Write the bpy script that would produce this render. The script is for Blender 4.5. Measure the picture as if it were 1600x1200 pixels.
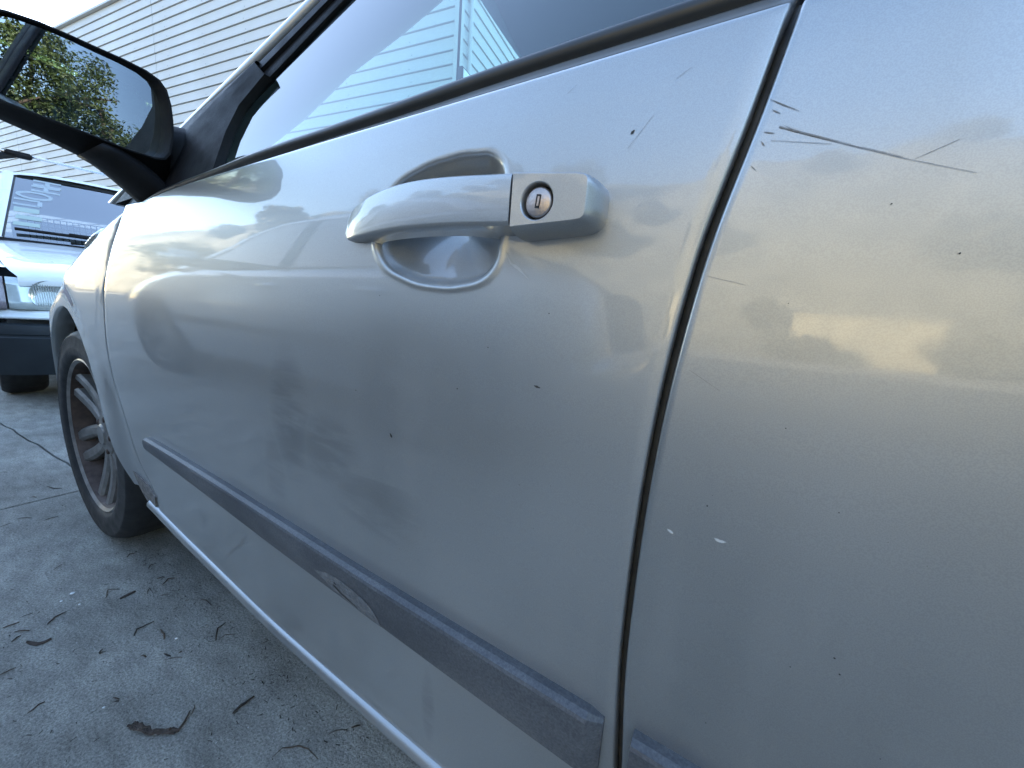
import bpy, bmesh, math, random
from math import sin, cos, pi, radians, sqrt, hypot, atan2
from mathutils import Vector, Matrix

# ------------------------------------------------------------------ clear
for o in list(bpy.data.objects):
    bpy.data.objects.remove(o, do_unlink=True)
scene = bpy.context.scene
COL = scene.collection
random.seed(7)

# ------------------------------------------------------------------ camera
# world: x runs to the rear of the silver car, y into the car, z up, front left tyre face at x=0 y=0
CAM = Vector((1.53, -0.285, 0.75))
YAW, PITCH, ROLL = radians(60), radians(10.5), radians(4.45)
fwd = Vector((-cos(YAW)*cos(PITCH), sin(YAW)*cos(PITCH), -sin(PITCH)))
right = fwd.cross(Vector((0, 0, 1))).normalized()
up = right.cross(fwd)
r2 = right*cos(ROLL) + up*sin(ROLL)
u2 = up*cos(ROLL) - right*sin(ROLL)
cam_d = bpy.data.cameras.new('camera')
cam = bpy.data.objects.new('camera', cam_d)
COL.objects.link(cam)
m = Matrix((r2, u2, -fwd)).transposed().to_4x4()
m.translation = CAM
cam.matrix_world = m
cam_d.sensor_width = 36
cam_d.lens = 592/1600*36
cam_d.clip_start = 0.01
cam_d.clip_end = 3000
scene.camera = cam

# ------------------------------------------------------------------ world and sun
SUN_EL = radians(21)
SUN_AZ = radians(40)                      # from straight ahead of the car (-x) towards +y
sun_dir = Vector((-cos(SUN_AZ)*cos(SUN_EL), sin(SUN_AZ)*cos(SUN_EL), sin(SUN_EL)))
world = bpy.data.worlds.new('World')
scene.world = world
world.use_nodes = True
wn = world.node_tree.nodes
wl = world.node_tree.links
wn.clear()
sky = wn.new('ShaderNodeTexSky')
sky.sky_type = 'NISHITA'
sky.sun_disc = False
sky.sun_elevation = SUN_EL
sky.sun_rotation = atan2(sun_dir.x, sun_dir.y)
sky.air_density = 1.0
sky.dust_density = 0.6
sky.ozone_density = 1.0
bg = wn.new('ShaderNodeBackground')
bg.inputs['Strength'].default_value = 0.11
wo = wn.new('ShaderNodeOutputWorld')
wl.new(sky.outputs[0], bg.inputs[0])
wl.new(bg.outputs[0], wo.inputs[0])

sun_d = bpy.data.lights.new('sun', 'SUN')
sun_d.energy = 4.0
sun_d.angle = radians(0.5)
sun_d.color = (1.0, 0.90, 0.76)
sun = bpy.data.objects.new('sun', sun_d)
COL.objects.link(sun)
sun.rotation_euler = sun_dir.to_track_quat('Z', 'Y').to_euler()
sun.location = (-10, 8, 14)

vs = scene.view_settings
vs.view_transform = 'Standard'
vs.look = 'None'
vs.gamma = 1
vs.use_curve_mapping = False
vs.exposure = 3.15
scene.cycles.max_bounces = 8
scene.cycles.diffuse_bounces = 3
scene.cycles.glossy_bounces = 5
scene.cycles.transparent_max_bounces = 10

# ------------------------------------------------------------------ helpers
def lerp(a, b, t):
    return a + (b - a)*t

def clamp(v, a=0.0, b=1.0):
    return a if v < a else b if v > b else v

def sstep(a, b, v):
    t = clamp((v - a)/(b - a))
    return t*t*(3 - 2*t)

def interp(pts, v):
    """piecewise smooth interpolation through (key, value) pairs"""
    if v <= pts[0][0]:
        return pts[0][1]
    if v >= pts[-1][0]:
        return pts[-1][1]
    for i in range(len(pts) - 1):
        if v <= pts[i+1][0]:
            break
    x0, y0 = pts[i]
    x1, y1 = pts[i+1]
    h = x1 - x0
    d = (y1 - y0)/h
    def slope(k):
        if k == 0:
            return (pts[1][1]-pts[0][1])/(pts[1][0]-pts[0][0])
        if k == len(pts)-1:
            return (pts[-1][1]-pts[-2][1])/(pts[-1][0]-pts[-2][0])
        return (pts[k+1][1]-pts[k-1][1])/(pts[k+1][0]-pts[k-1][0])
    m0, m1 = slope(i), slope(i+1)
    t = (v - x0)/h
    return ((2*t**3-3*t*t+1)*y0 + (t**3-2*t*t+t)*h*m0 + (-2*t**3+3*t*t)*y1 + (t**3-t*t)*h*m1)

def obj(name, verts, faces, mat=None, parent=None, smooth=True, mats=None, fm=None):
    me = bpy.data.meshes.new(name)
    me.from_pydata([tuple(v) for v in verts], [], faces)
    if mats:
        for q in mats:
            me.materials.append(q)
        if fm:
            me.polygons.foreach_set('material_index', fm)
    elif mat:
        me.materials.append(mat)
    me.polygons.foreach_set('use_smooth', [smooth]*len(me.polygons))
    me.update()
    o = bpy.data.objects.new(name, me)
    COL.objects.link(o)
    if parent:
        o.parent = parent
    return o

def empty(name, loc=(0, 0, 0)):
    o = bpy.data.objects.new(name, None)
    COL.objects.link(o)
    o.location = loc
    o.empty_display_size = 0.2
    return o

def tag(o, label=None, cat=None, group=None, kind=None):
    if label:
        o['label'] = label
    if cat:
        o['category'] = cat
    if group:
        o['group'] = group
    if kind:
        o['kind'] = kind
    return o

class MB:
    """collects shapes for ONE mesh object"""
    def __init__(s):
        s.v = []
        s.f = []
    def quadgrid(s, rows, close=False):
        b = len(s.v)
        n = len(rows[0])
        for r in rows:
            s.v += [Vector(p) for p in r]
        for i in range(len(rows)-1):
            for j in range(n - (0 if close else 1)):
                k = (j+1) % n
                s.f.append((b+i*n+j, b+i*n+k, b+(i+1)*n+k, b+(i+1)*n+j))
        return s
    def cap(s, ring, flip=False):
        b = len(s.v)
        s.v += [Vector(p) for p in ring]
        f = tuple(range(b, b+len(ring)))
        s.f.append(f[::-1] if flip else f)
    def box(s, c, d, mtx=None, bev=0.0):
        cx, cy, cz = c
        hx, hy, hz = d[0]/2, d[1]/2, d[2]/2
        bm = bmesh.new()
        bmesh.ops.create_cube(bm, size=1)
        for v in bm.verts:
            v.co = Vector((v.co.x*2*hx, v.co.y*2*hy, v.co.z*2*hz))
        if bev > 0:
            bmesh.ops.bevel(bm, geom=bm.edges[:], offset=bev, segments=2, affect='EDGES')
        b = len(s.v)
        bm.verts.index_update()
        for v in bm.verts:
            p = v.co.copy()
            if mtx:
                p = mtx @ p
            s.v.append(p + Vector(c))
        for f in bm.faces:
            s.f.append(tuple(b+q.index for q in f.verts))
        bm.free()
        return s
    def tube(s, pts, rad, n=8, caps=True, flat=1.0):
        pts = [Vector(p) for p in pts]
        rows = []
        ref = Vector((0, 0, 1))
        for i, p in enumerate(pts):
            t = (pts[min(i+1, len(pts)-1)] - pts[max(i-1, 0)]).normalized()
            a = t.cross(ref)
            if a.length < 1e-4:
                a = t.cross(Vector((0, 1, 0)))
            a.normalize()
            c = a.cross(t)
            r = rad[i] if isinstance(rad, (list, tuple)) else rad
            rows.append([p + a*(r*cos(2*pi*k/n)) + c*(r*flat*sin(2*pi*k/n)) for k in range(n)])
        s.quadgrid(rows, close=True)
        if caps:
            s.cap(rows[0][::-1])
            s.cap(rows[-1])
        return s
    def lathe(s, prof, c, axis='Y', n=48, sx=1):
        """prof: (radius, offset along axis)"""
        rows = []
        for r, h in prof:
            row = []
            for k in range(n):
                a = 2*pi*k/n
                if axis == 'Y':
                    row.append(Vector((c[0]+r*cos(a), c[1]+h, c[2]+r*sin(a))))
                elif axis == 'X':
                    row.append(Vector((c[0]+h, c[1]+r*cos(a), c[2]+r*sin(a))))
                else:
                    row.append(Vector((c[0]+r*cos(a), c[1]+r*sin(a), c[2]+h)))
            rows.append(row)
        s.quadgrid(rows, close=True)
        return s
    def prism(s, poly, ext):
        """closed polygon (3d points) extruded by vector ext"""
        ext = Vector(ext)
        a = [Vector(p) for p in poly]
        b = [p + ext for p in a]
        s.cap(a[::-1])
        s.cap(b)
        s.quadgrid([a, b], close=True)
        return s
    def build(s, name, mat, parent=None, smooth=False, fix=True):
        o = obj(name, s.v, s.f, mat, parent, smooth)
        if fix:
            bm = bmesh.new()
            bm.from_mesh(o.data)
            bmesh.ops.remove_doubles(bm, verts=bm.verts[:], dist=1e-6)
            bmesh.ops.recalc_face_normals(bm, faces=bm.faces[:])
            bm.to_mesh(o.data)
            bm.free()
        return o

def autosmooth(o, ang=35):
    o.data.polygons.foreach_set('use_smooth', [True]*len(o.data.polygons))
    o.data.update()
    bm = bmesh.new()
    bm.from_mesh(o.data)
    for e in bm.edges:
        if len(e.link_faces) == 2:
            e.smooth = e.calc_face_angle(0) < radians(ang)
    bm.to_mesh(o.data)
    bm.free()
    return o

# ------------------------------------------------------------------ materials
def newmat(name):
    m = bpy.data.materials.new(name)
    m.use_nodes = True
    nt = m.node_tree
    nt.nodes.clear()
    out = nt.nodes.new('ShaderNodeOutputMaterial')
    return m, nt, out

def N(nt, kind, **kw):
    n = nt.nodes.new(kind)
    for k, v in kw.items():
        if k in n.inputs:
            n.inputs[k].default_value = v
        else:
            setattr(n, k, v)
    return n

def principled(nt, out, base=(.5, .5, .5), rough=.5, metal=0., coat=0., coat_rough=.03, spec=.5):
    p = nt.nodes.new('ShaderNodeBsdfPrincipled')
    p.inputs['Base Color'].default_value = (*base, 1)
    p.inputs['Roughness'].default_value = rough
    p.inputs['Metallic'].default_value = metal
    p.inputs['Coat Weight'].default_value = coat
    p.inputs['Coat Roughness'].default_value = coat_rough
    p.inputs['Specular IOR Level'].default_value = spec
    nt.links.new(p.outputs[0], out.inputs[0])
    return p

def noise(nt, scale, detail=4, rough=.55, vec=None, stretch=None):
    n = nt.nodes.new('ShaderNodeTexNoise')
    n.inputs['Scale'].default_value = scale
    n.inputs['Detail'].default_value = detail
    n.inputs['Roughness'].default_value = rough
    tc = nt.nodes.new('ShaderNodeTexCoord')
    src = tc.outputs['Object']
    if stretch:
        mp = nt.nodes.new('ShaderNodeMapping')
        mp.inputs['Scale'].default_value = stretch
        nt.links.new(src, mp.inputs[0])
        src = mp.outputs[0]
    nt.links.new(src, n.inputs['Vector'])
    return n

def ramp(nt, src, stops):
    r = nt.nodes.new('ShaderNodeValToRGB')
    e = r.color_ramp.elements
    while len(e) < len(stops):
        e.new(0.5)
    for i, (p, c) in enumerate(stops):
        e[i].position = p
        e[i].color = (*c, 1) if len(c) == 3 else c
    nt.links.new(src, r.inputs[0])
    return r

def g(v):
    return (v, v, v)

def plain(name, base, rough=.5, metal=0., coat=0., var=0.0, vscale=8, bump=0.0, bscale=200, spec=.5):
    m, nt, out = newmat(name)
    p = principled(nt, out, base, rough, metal, coat, spec=spec)
    if var > 0:
        n = noise(nt, vscale, 6, .6)
        a = tuple(max(0, c*(1-var)) for c in base)
        b = tuple(min(1, c*(1+var)) for c in base)
        r = ramp(nt, n.outputs[0], [(.3, a), (.7, b)])
        nt.links.new(r.outputs[0], p.inputs['Base Color'])
        rr = ramp(nt, n.outputs[0], [(.3, g(min(1, rough*1.15))), (.7, g(rough*.85))])
        nt.links.new(rr.outputs[0], p.inputs['Roughness'])
    if bump > 0:
        n2 = noise(nt, bscale, 3, .6)
        b = N(nt, 'ShaderNodeBump', Strength=bump, Distance=.002)
        nt.links.new(n2.outputs[0], b.inputs['Height'])
        nt.links.new(b.outputs[0], p.inputs['Normal'])
    return m

def car_paint(name, base, dust=(.30, .29, .26), smudge=None, metal=.72, rough=.38, dusty=1.0):
    """metallic paint under clear coat, with a dust film in blotches and faint vertical run marks"""
    m, nt, out = newmat(name)
    p = principled(nt, out, base, rough, metal, 1.0, .035)
    p.inputs['Coat IOR'].default_value = 1.5
    flake = noise(nt, 1600, 0, .5)
    big = noise(nt, 2.6, 3, .6)
    runs = noise(nt, 14, 3, .65, stretch=(1, 1, .12))
    fine = noise(nt, 90, 3, .7)
    # colour: flakes vary the base a little
    fr = ramp(nt, flake.outputs[0], [(.35, tuple(c*.94 for c in base)), (.65, tuple(min(1, c*1.05) for c in base))])
    # dust film amount
    mul = N(nt, 'ShaderNodeMath', operation='MULTIPLY')
    nt.links.new(big.outputs[0], mul.inputs[0])
    nt.links.new(runs.outputs[0], mul.inputs[1])
    dr = ramp(nt, mul.outputs[0], [(.18, g(0.0)), (.42, g(.12*dusty))])
    sp = ramp(nt, fine.outputs[0], [(.62, g(0)), (.80, g(.10*dusty))])
    add = N(nt, 'ShaderNodeMath', operation='ADD', use_clamp=True)
    nt.links.new(dr.outputs[0], add.inputs[0])
    nt.links.new(sp.outputs[0], add.inputs[1])
    mix = N(nt, 'ShaderNodeMix', data_type='RGBA')
    mix.inputs['B'].default_value = (*dust, 1)
    nt.links.new(add.outputs[0], mix.inputs['Factor'])
    nt.links.new(fr.outputs[0], mix.inputs['A'])
    col_out = mix.outputs['Result']
    if smudge:
        # grime wiped across the panel: soft blobs broken up by streaks running down and back
        tc = N(nt, 'ShaderNodeTexCoord')
        sep = N(nt, 'ShaderNodeSeparateXYZ')
        nt.links.new(tc.outputs['Object'], sep.inputs[0])
        total = None
        for sx, sz, rx, rz, amt in smudge:
            a = N(nt, 'ShaderNodeMath', operation='SUBTRACT')
            a.inputs[1].default_value = sx
            nt.links.new(sep.outputs['X'], a.inputs[0])
            b_ = N(nt, 'ShaderNodeMath', operation='SUBTRACT')
            b_.inputs[1].default_value = sz
            nt.links.new(sep.outputs['Z'], b_.inputs[0])
            a2 = N(nt, 'ShaderNodeMath', operation='DIVIDE')
            a2.inputs[1].default_value = rx
            nt.links.new(a.outputs[0], a2.inputs[0])
            b2 = N(nt, 'ShaderNodeMath', operation='DIVIDE')
            b2.inputs[1].default_value = rz
            nt.links.new(b_.outputs[0], b2.inputs[0])
            pa = N(nt, 'ShaderNodeMath', operation='MULTIPLY')
            nt.links.new(a2.outputs[0], pa.inputs[0])
            nt.links.new(a2.outputs[0], pa.inputs[1])
            pb = N(nt, 'ShaderNodeMath', operation='MULTIPLY_ADD')
            nt.links.new(b2.outputs[0], pb.inputs[0])
            nt.links.new(b2.outputs[0], pb.inputs[1])
            nt.links.new(pa.outputs[0], pb.inputs[2])
            rp = ramp(nt, pb.outputs[0], [(0, g(amt)), (1, g(0))])
            rp.color_ramp.interpolation = 'EASE'
            if total is None:
                total = rp.outputs[0]
            else:
                ad = N(nt, 'ShaderNodeMath', operation='MAXIMUM')
                nt.links.new(total, ad.inputs[0])
                nt.links.new(rp.outputs[0], ad.inputs[1])
                total = ad.outputs[0]
        st = nt.nodes.new('ShaderNodeTexNoise')
        st.inputs['Scale'].default_value = 22
        st.inputs['Detail'].default_value = 4
        st.inputs['Distortion'].default_value = .6
        mp = N(nt, 'ShaderNodeMapping')
        mp.inputs['Rotation'].default_value = (0, radians(-35), 0)
        mp.inputs['Scale'].default_value = (.45, 1, 2.4)
        nt.links.new(tc.outputs['Object'], mp.inputs[0])
        nt.links.new(mp.outputs[0], st.inputs['Vector'])
        sr = ramp(nt, st.outputs[0], [(.36, g(.15)), (.60, g(1))])
        sm = N(nt, 'ShaderNodeMath', operation='MULTIPLY')
        nt.links.new(total, sm.inputs[0])
        nt.links.new(sr.outputs[0], sm.inputs[1])
        mx2 = N(nt, 'ShaderNodeMix', data_type='RGBA')
        mx2.inputs['B'].default_value = (.085, .09, .09, 1)
        nt.links.new(sm.outputs[0], mx2.inputs['Factor'])
        nt.links.new(col_out, mx2.inputs['A'])
        col_out = mx2.outputs['Result']
    nt.links.new(col_out, p.inputs['Base Color'])
    mm = N(nt, 'ShaderNodeMath', operation='MULTIPLY_ADD')
    mm.inputs[1].default_value = -1.2*metal
    mm.inputs[2].default_value = metal
    nt.links.new(add.outputs[0], mm.inputs[0])
    nt.links.new(mm.outputs[0], p.inputs['Metallic'])
    cr = ramp(nt, add.outputs[0], [(0, g(.025)), (.28, g(.13))])
    nt.links.new(cr.outputs[0], p.inputs['Coat Roughness'])
    b = N(nt, 'ShaderNodeBump', Strength=.02, Distance=.0004)
    nt.links.new(flake.outputs[0], b.inputs['Height'])
    nt.links.new(b.outputs[0], p.inputs['Normal'])
    return m

def pane_glass(name, tint, extra=0.0):
    """thin tinted pane: transmitted light is tinted, reflection follows the Fresnel law on both faces"""
    m, nt, out = newmat(name)
    geo = N(nt, 'ShaderNodeNewGeometry')
    dot = N(nt, 'ShaderNodeVectorMath', operation='DOT_PRODUCT')
    nt.links.new(geo.outputs['Normal'], dot.inputs[0])
    nt.links.new(geo.outputs['Incoming'], dot.inputs[1])
    ab = N(nt, 'ShaderNodeMath', operation='ABSOLUTE')
    nt.links.new(dot.outputs['Value'], ab.inputs[0])
    om = N(nt, 'ShaderNodeMath', operation='SUBTRACT')
    om.inputs[0].default_value = 1
    nt.links.new(ab.outputs[0], om.inputs[1])
    pw = N(nt, 'ShaderNodeMath', operation='POWER')
    pw.inputs[1].default_value = 4.2
    nt.links.new(om.outputs[0], pw.inputs[0])
    ma = N(nt, 'ShaderNodeMath', operation='MULTIPLY_ADD', use_clamp=True)
    ma.inputs[1].default_value = .92 - extra
    ma.inputs[2].default_value = .075 + extra
    nt.links.new(pw.outputs[0], ma.inputs[0])
    tr = N(nt, 'ShaderNodeBsdfTransparent')
    tr.inputs[0].default_value = (*tint, 1)
    gl = N(nt, 'ShaderNodeBsdfGlossy')
    gl.inputs['Roughness'].default_value = .004
    mx = N(nt, 'ShaderNodeMixShader')
    nt.links.new(ma.outputs[0], mx.inputs[0])
    nt.links.new(tr.outputs[0], mx.inputs[1])
    nt.links.new(gl.outputs[0], mx.inputs[2])
    nt.links.new(mx.outputs[0], out.inputs[0])
    return m

SILVER = (.356, .365, .363)
M = {}
M['paint'] = car_paint('silver_paint', SILVER)
M['paint_door'] = car_paint('silver_paint_front_door', SILVER, smudge=[(1.072, .605, .050, .10, .42), (1.145, .580, .075, .050, .30), (1.225, .540, .085, .050, .28), (1.03, .52, .03, .07, .20), (1.30, .315, .012, .06, .30)])
M['paint_dull'] = car_paint('silver_paint_rear_door', SILVER, dusty=1.5, metal=.84)
M['paint_clean'] = car_paint('silver_paint_handle', (.37, .38, .385), dusty=.2)
M['paint_other'] = car_paint('grey_paint', (.52, .53, .55), dusty=.3)
M['white_paint'] = plain('white_paint', (.78, .80, .79), .28, 0, .8, var=.05, vscale=3)
M['trim'] = plain('black_plastic', (.010, .010, .011), .55, var=.25, vscale=30, bump=.25, bscale=900, spec=.16)
M['seal'] = plain('black_rubber_seal', (.022, .022, .021), .36, var=.3, vscale=20)
M['inner'] = plain('dark_inner_body', (.030, .026, .021), .6, var=.4, vscale=14)
M['interior'] = plain('dark_interior', (.03, .031, .034), .8)
M['headliner'] = plain('grey_headliner', (.50, .52, .54), .9)
M['pillar_trim'] = plain('pale_pillar_trim', (.45, .47, .49), .85)
M['glass'] = pane_glass('side_glass', (.66, .88, .88), .045)
M['windscreen'] = pane_glass('windscreen_glass', (.80, .97, .96))
M['dark_glass'] = pane_glass('parked_car_glass', (.16, .19, .20), .04)
M['van_glass'] = pane_glass('white_car_windscreen', (.66, .73, .76), .36)
M['mirror'] = plain('mirror_silvering', (.52, .57, .62), .004, 1.0)
M['tyre'] = plain('tyre_rubber', (.011, .011, .012), .66, var=.3, vscale=25, bump=.3, bscale=300)
M['rim'] = plain('dirty_alloy', (.23, .215, .20), .36, .6, var=.35, vscale=26)
M['brake'] = plain('rusty_disc', (.07, .045, .035), .6, .5, var=.4, vscale=40)
M['lock'] = plain('worn_lock_metal', (.42, .36, .33), .34, .9, var=.15, vscale=120, bump=.15, bscale=600)
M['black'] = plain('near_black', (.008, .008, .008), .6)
M['scratch'] = plain('dark_scratch', (.20, .19, .18), .6, var=.3, vscale=300)
M['chip'] = plain('dark_chip', (.03, .028, .027), .7)
M['pale_scuff'] = plain('pale_scuff', (.44, .45, .45), .45, var=.1, vscale=200)
M['bumper'] = plain('blue_grey_bumper', (.014, .019, .023), .5, var=.2, vscale=10)
M['lamp_lens'] = plain('headlamp_lens', (.60, .66, .64), .12, .25, .9, var=.12, vscale=30)
M['reflector'] = plain('lamp_reflector', (.80, .83, .80), .16, .9)
M['amber'] = plain('smoked_indicator', (.26, .22, .24), .2, .0, .9, var=.15, vscale=30)
M['chrome'] = plain('bright_metal', (.6, .62, .64), .22, 1)
M['lettering'] = plain('white_lettering', (.36, .41, .44), .7)
M['sticker'] = plain('pale_green_sticker', (.36, .44, .41), .7)
M['rust'] = plain('rusty_bracket', (.17, .155, .145), .7, .3, var=.5, vscale=90)
M['twig'] = plain('dark_twig', (.022, .017, .013), .85, var=.4, vscale=60)
M['twig_brown'] = plain('brown_twig', (.06, .042, .028), .85, var=.4, vscale=60)
M['bark'] = plain('bark', (.045, .033, .026), .9, var=.5, vscale=70, bump=.6, bscale=160)
M['pebble'] = plain('white_grit', (.72, .74, .74), .7)
M['grass_dry'] = plain('dry_grass', (.165, .150, .105), .95, var=.45, vscale=.9)
M['trunk'] = plain('trunk_bark', (.10, .075, .055), .9, var=.3, vscale=5)
M['lens_clear'] = plain('repeater_lens', (.42, .42, .38), .12, .35, .9, var=.3, vscale=120)

def moulding_mat():
    m, nt, out = newmat('grey_moulding_plastic')
    p = principled(nt, out, (.06, .067, .08), .5)
    n1 = noise(nt, 7, 5, .65, stretch=(1, 1, 2))
    n2 = noise(nt, 420, 3, .7)
    mx = N(nt, 'ShaderNodeMath', operation='MULTIPLY')
    nt.links.new(n1.outputs[0], mx.inputs[0])
    nt.links.new(n2.outputs[0], mx.inputs[1])
    r = ramp(nt, mx.outputs[0], [(.16, (.044, .048, .056)), (.42, (.110, .116, .124))])
    nt.links.new(r.outputs[0], p.inputs['Base Color'])
    b = N(nt, 'ShaderNodeBump', Strength=.3, Distance=.0008)
    nt.links.new(n2.outputs[0], b.inputs['Height'])
    nt.links.new(b.outputs[0], p.inputs['Normal'])
    return m
M['moulding'] = moulding_mat()

def concrete_mat():
    m, nt, out = newmat('weathered_concrete')
    p = principled(nt, out, (.25, .26, .25), .86)
    a = noise(nt, 1.3, 8, .62)
    b = noise(nt, 9, 8, .7, stretch=(1, 2.2, 1))
    c = noise(nt, 230, 5, .8)
    d = N(nt, 'ShaderNodeTexVoronoi', Scale=85.0)
    tc = N(nt, 'ShaderNodeTexCoord')
    nt.links.new(tc.outputs['Object'], d.inputs['Vector'])
    r1 = ramp(nt, a.outputs[0], [(.30, (.17, .168, .15)), (.70, (.47, .462, .42))])
    r2_ = ramp(nt, b.outputs[0], [(.34, g(.68)), (.66, g(1.18))])
    r3 = ramp(nt, c.outputs[0], [(.34, g(.42)), (.64, g(1.38))])
    m1 = N(nt, 'ShaderNodeMix', data_type='RGBA', blend_type='MULTIPLY')
    m1.inputs['Factor'].default_value = 1
    nt.links.new(r1.outputs[0], m1.inputs['A'])
    nt.links.new(r2_.outputs[0], m1.inputs['B'])
    m2 = N(nt, 'ShaderNodeMix', data_type='RGBA', blend_type='MULTIPLY')
    m2.inputs['Factor'].default_value = 1
    nt.links.new(m1.outputs['Result'], m2.inputs['A'])
    nt.links.new(r3.outputs[0], m2.inputs['B'])
    # pale grit in the surface
    rv = ramp(nt, d.outputs['Distance'], [(.06, g(.8)), (.15, g(0))])
    wn_ = N(nt, 'ShaderNodeTexWhiteNoise')
    nt.links.new(d.outputs['Position'], wn_.inputs['Vector'])
    gt = N(nt, 'ShaderNodeMath', operation='GREATER_THAN')
    gt.inputs[1].default_value = .78
    nt.links.new(wn_.outputs['Value'], gt.inputs[0])
    mu = N(nt, 'ShaderNodeMath', operation='MULTIPLY')
    nt.links.new(rv.outputs[0], mu.inputs[0])
    nt.links.new(gt.outputs[0], mu.inputs[1])
    m3 = N(nt, 'ShaderNodeMix', data_type='RGBA')
    m3.inputs['B'].default_value = (.55, .56, .54, 1)
    nt.links.new(mu.outputs[0], m3.inputs['Factor'])
    nt.links.new(m2.outputs['Result'], m3.inputs['A'])
    nt.links.new(m3.outputs['Result'], p.inputs['Base Color'])
    ad = N(nt, 'ShaderNodeMath', operation='ADD')
    nt.links.new(b.outputs[0], ad.inputs[0])
    nt.links.new(c.outputs[0], ad.inputs[1])
    bp = N(nt, 'ShaderNodeBump', Strength=1.0, Distance=.007)
    nt.links.new(ad.outputs[0], bp.inputs['Height'])
    nt.links.new(bp.outputs[0], p.inputs['Normal'])
    return m
M['concrete'] = concrete_mat()
M['joint'] = plain('joint_dirt', (.030, .030, .026), .95, var=.3, vscale=40)
M['board'] = plain('cream_cladding', (.45, .455, .445), .5, var=.05, vscale=.8)
M['flashing'] = plain('grey_flashing', (.42, .43, .43), .45)
M['groove'] = plain('cladding_backing', (.10, .10, .105), .7)
M['screw'] = plain('screw_heads', (.20, .20, .20), .5)

def leaf_mat(name, a, b):
    m, nt, out = newmat(name)
    p = principled(nt, out, a, .6)
    n = noise(nt, .7, 4, .6)
    r = ramp(nt, n.outputs[0], [(.35, a), (.65, b)])
    nt.links.new(r.outputs[0], p.inputs['Base Color'])
    return m
M['leaf_gold'] = leaf_mat('olive_gold_foliage', (.095, .085, .045), (.135, .118, .065))
M['leaf_green'] = leaf_mat('hedge_foliage', (.030, .055, .010), (.070, .10, .024))

# ------------------------------------------------------------------ ground
# slabs of a concrete yard with open joints; the joint under the nose of the car runs along the car
tag(obj('ground', [(-900, -900, -.05), (900, -900, -.05), (900, 900, -.05), (-900, 900, -.05)], [(0, 1, 2, 3)], M['joint']), kind='structure')
yard = tag(empty('concrete_yard', (0, 0, 0)), kind='structure')
def jline(x):
    return .006 + .0775*(x + 1.65)
random.seed(3)
XJ = [-40, -21, -11.2, -5.6, -.43, 4.9, 10.3, 20, 40]
YJ = [-60, -22, -10.4, -5.1, 0, 5.3, 12, 40]
def yj(j, x):
    if YJ[j] == 0:
        return jline(x)
    return YJ[j] + .0775*x*.5
def wob(a, b, n, amp, key):
    rr = random.Random(key)
    return [amp*(rr.random()-.5)*(0 if q in (0, n) else 1) for q in range(n+1)]
for i in range(len(XJ)-1):
    for j in range(len(YJ)-1):
        x0, x1 = XJ[i], XJ[i+1]
        n = 60 if (abs(i-3.5) < 1.2 and 2 <= j <= 4) else 6
        gap = .004
        w0 = wob(0, 1, n, .010, (i, j, 'a').__hash__() if False else i*100+j)
        w1 = wob(0, 1, n, .010, i*100+j+1)
        lo, hi = [], []
        for k in range(n+1):
            x = lerp(x0+gap, x1-gap, k/n)
            lo.append((x, yj(j, x)+gap+w0[k]))
            hi.append((x, yj(j+1, x)-gap+w1[k]-.0))
        ring = lo + hi[::-1]
        v = [(x, y, 0) for x, y in ring] + [(x, y, -.06) for x, y in ring]
        L = len(ring)
        f = [tuple(range(L))] + [(q, q+L, (q+1) % L+L, (q+1) % L) for q in range(L)]
        fl = []
        # top as quad strip so long thin faces stay well formed
        for k in range(n):
            fl.append((k, k+1, L-2-k, L-1-k))
        obj('concrete_slab', v, fl + f[1:], M['concrete'], yard, smooth=False)

# ------------------------------------------------------------------ clad building behind the cars
WA = radians(-6.8)
wdir = Vector((-cos(WA), sin(WA), 0))            # along the long face, forwards
wperp = Vector((-wdir.y, wdir.x, 0))
if wperp.y < 0:
    wperp = -wperp                               # into the yard behind
CORNER = Vector((-3.0, 5.04, 0))
BH = .2
NB = 38
HB = NB*BH
bld = empty('clad_building', (CORNER.x, CORNER.y, 0))
tag(bld, 'tall cream building with horizontal board cladding behind the parked cars', 'building')
def bl(p):
    return Vector(p) - Vector((CORNER.x, CORNER.y, 0))
LEN1, LEN2 = 42.0, 16.0
# core
mb = MB()
c0 = Vector((0, 0, 0)) + wperp*.03 + wdir*.03
c1 = c0 + wdir*LEN1
c2 = c1 + wperp*LEN2
c3 = c0 + wperp*LEN2
mb.prism([c0, c1, c2, c3], (0, 0, HB-.02))
mb.build('wall_core', M['groove'], bld)
def board_mesh(length, key):
    # lapped board: foot stands proud, small return at the foot leaves a dark line
    prof = [(0.0, .006), (-.004, .006), (-.026, .010), (-.026, .016), (-.006, BH-.004), (.0, BH-.004)]
    mb = MB()
    n = 2
    rows = []
    for k in range(n):
        rows.append([Vector((k*length, d, z)) for d, z in prof])
    mb.quadgrid(rows)
    o = mb.build('board', M['board'], None, fix=False)
    bm = bmesh.new()
    bm.from_mesh(o.data)
    bmesh.ops.recalc_face_normals(bm, faces=bm.faces[:])
    bm.to_mesh(o.data)
    bm.free()
    return o
rot1 = atan2(wdir.y, wdir.x)
segs = [(0.06, 8.55), (8.56, 17.1), (17.11, 41.9)]
first = {}
for si, (a, b) in enumerate(segs):
    base = board_mesh(b-a, si)
    # local +x along wdir, local y: outward is opposite of wperp
    for k in range(NB):
        o = base if k == 0 else base.copy()
        if k:
            COL.objects.link(o)
        o.parent = bld
        mt = Matrix((wdir, wperp, Vector((0, 0, 1)))).transposed().to_4x4()
        mt.translation = wdir*a + Vector((0, 0, k*BH))
        o.matrix_local = mt
base = board_mesh(LEN2-.1, 9)
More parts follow.
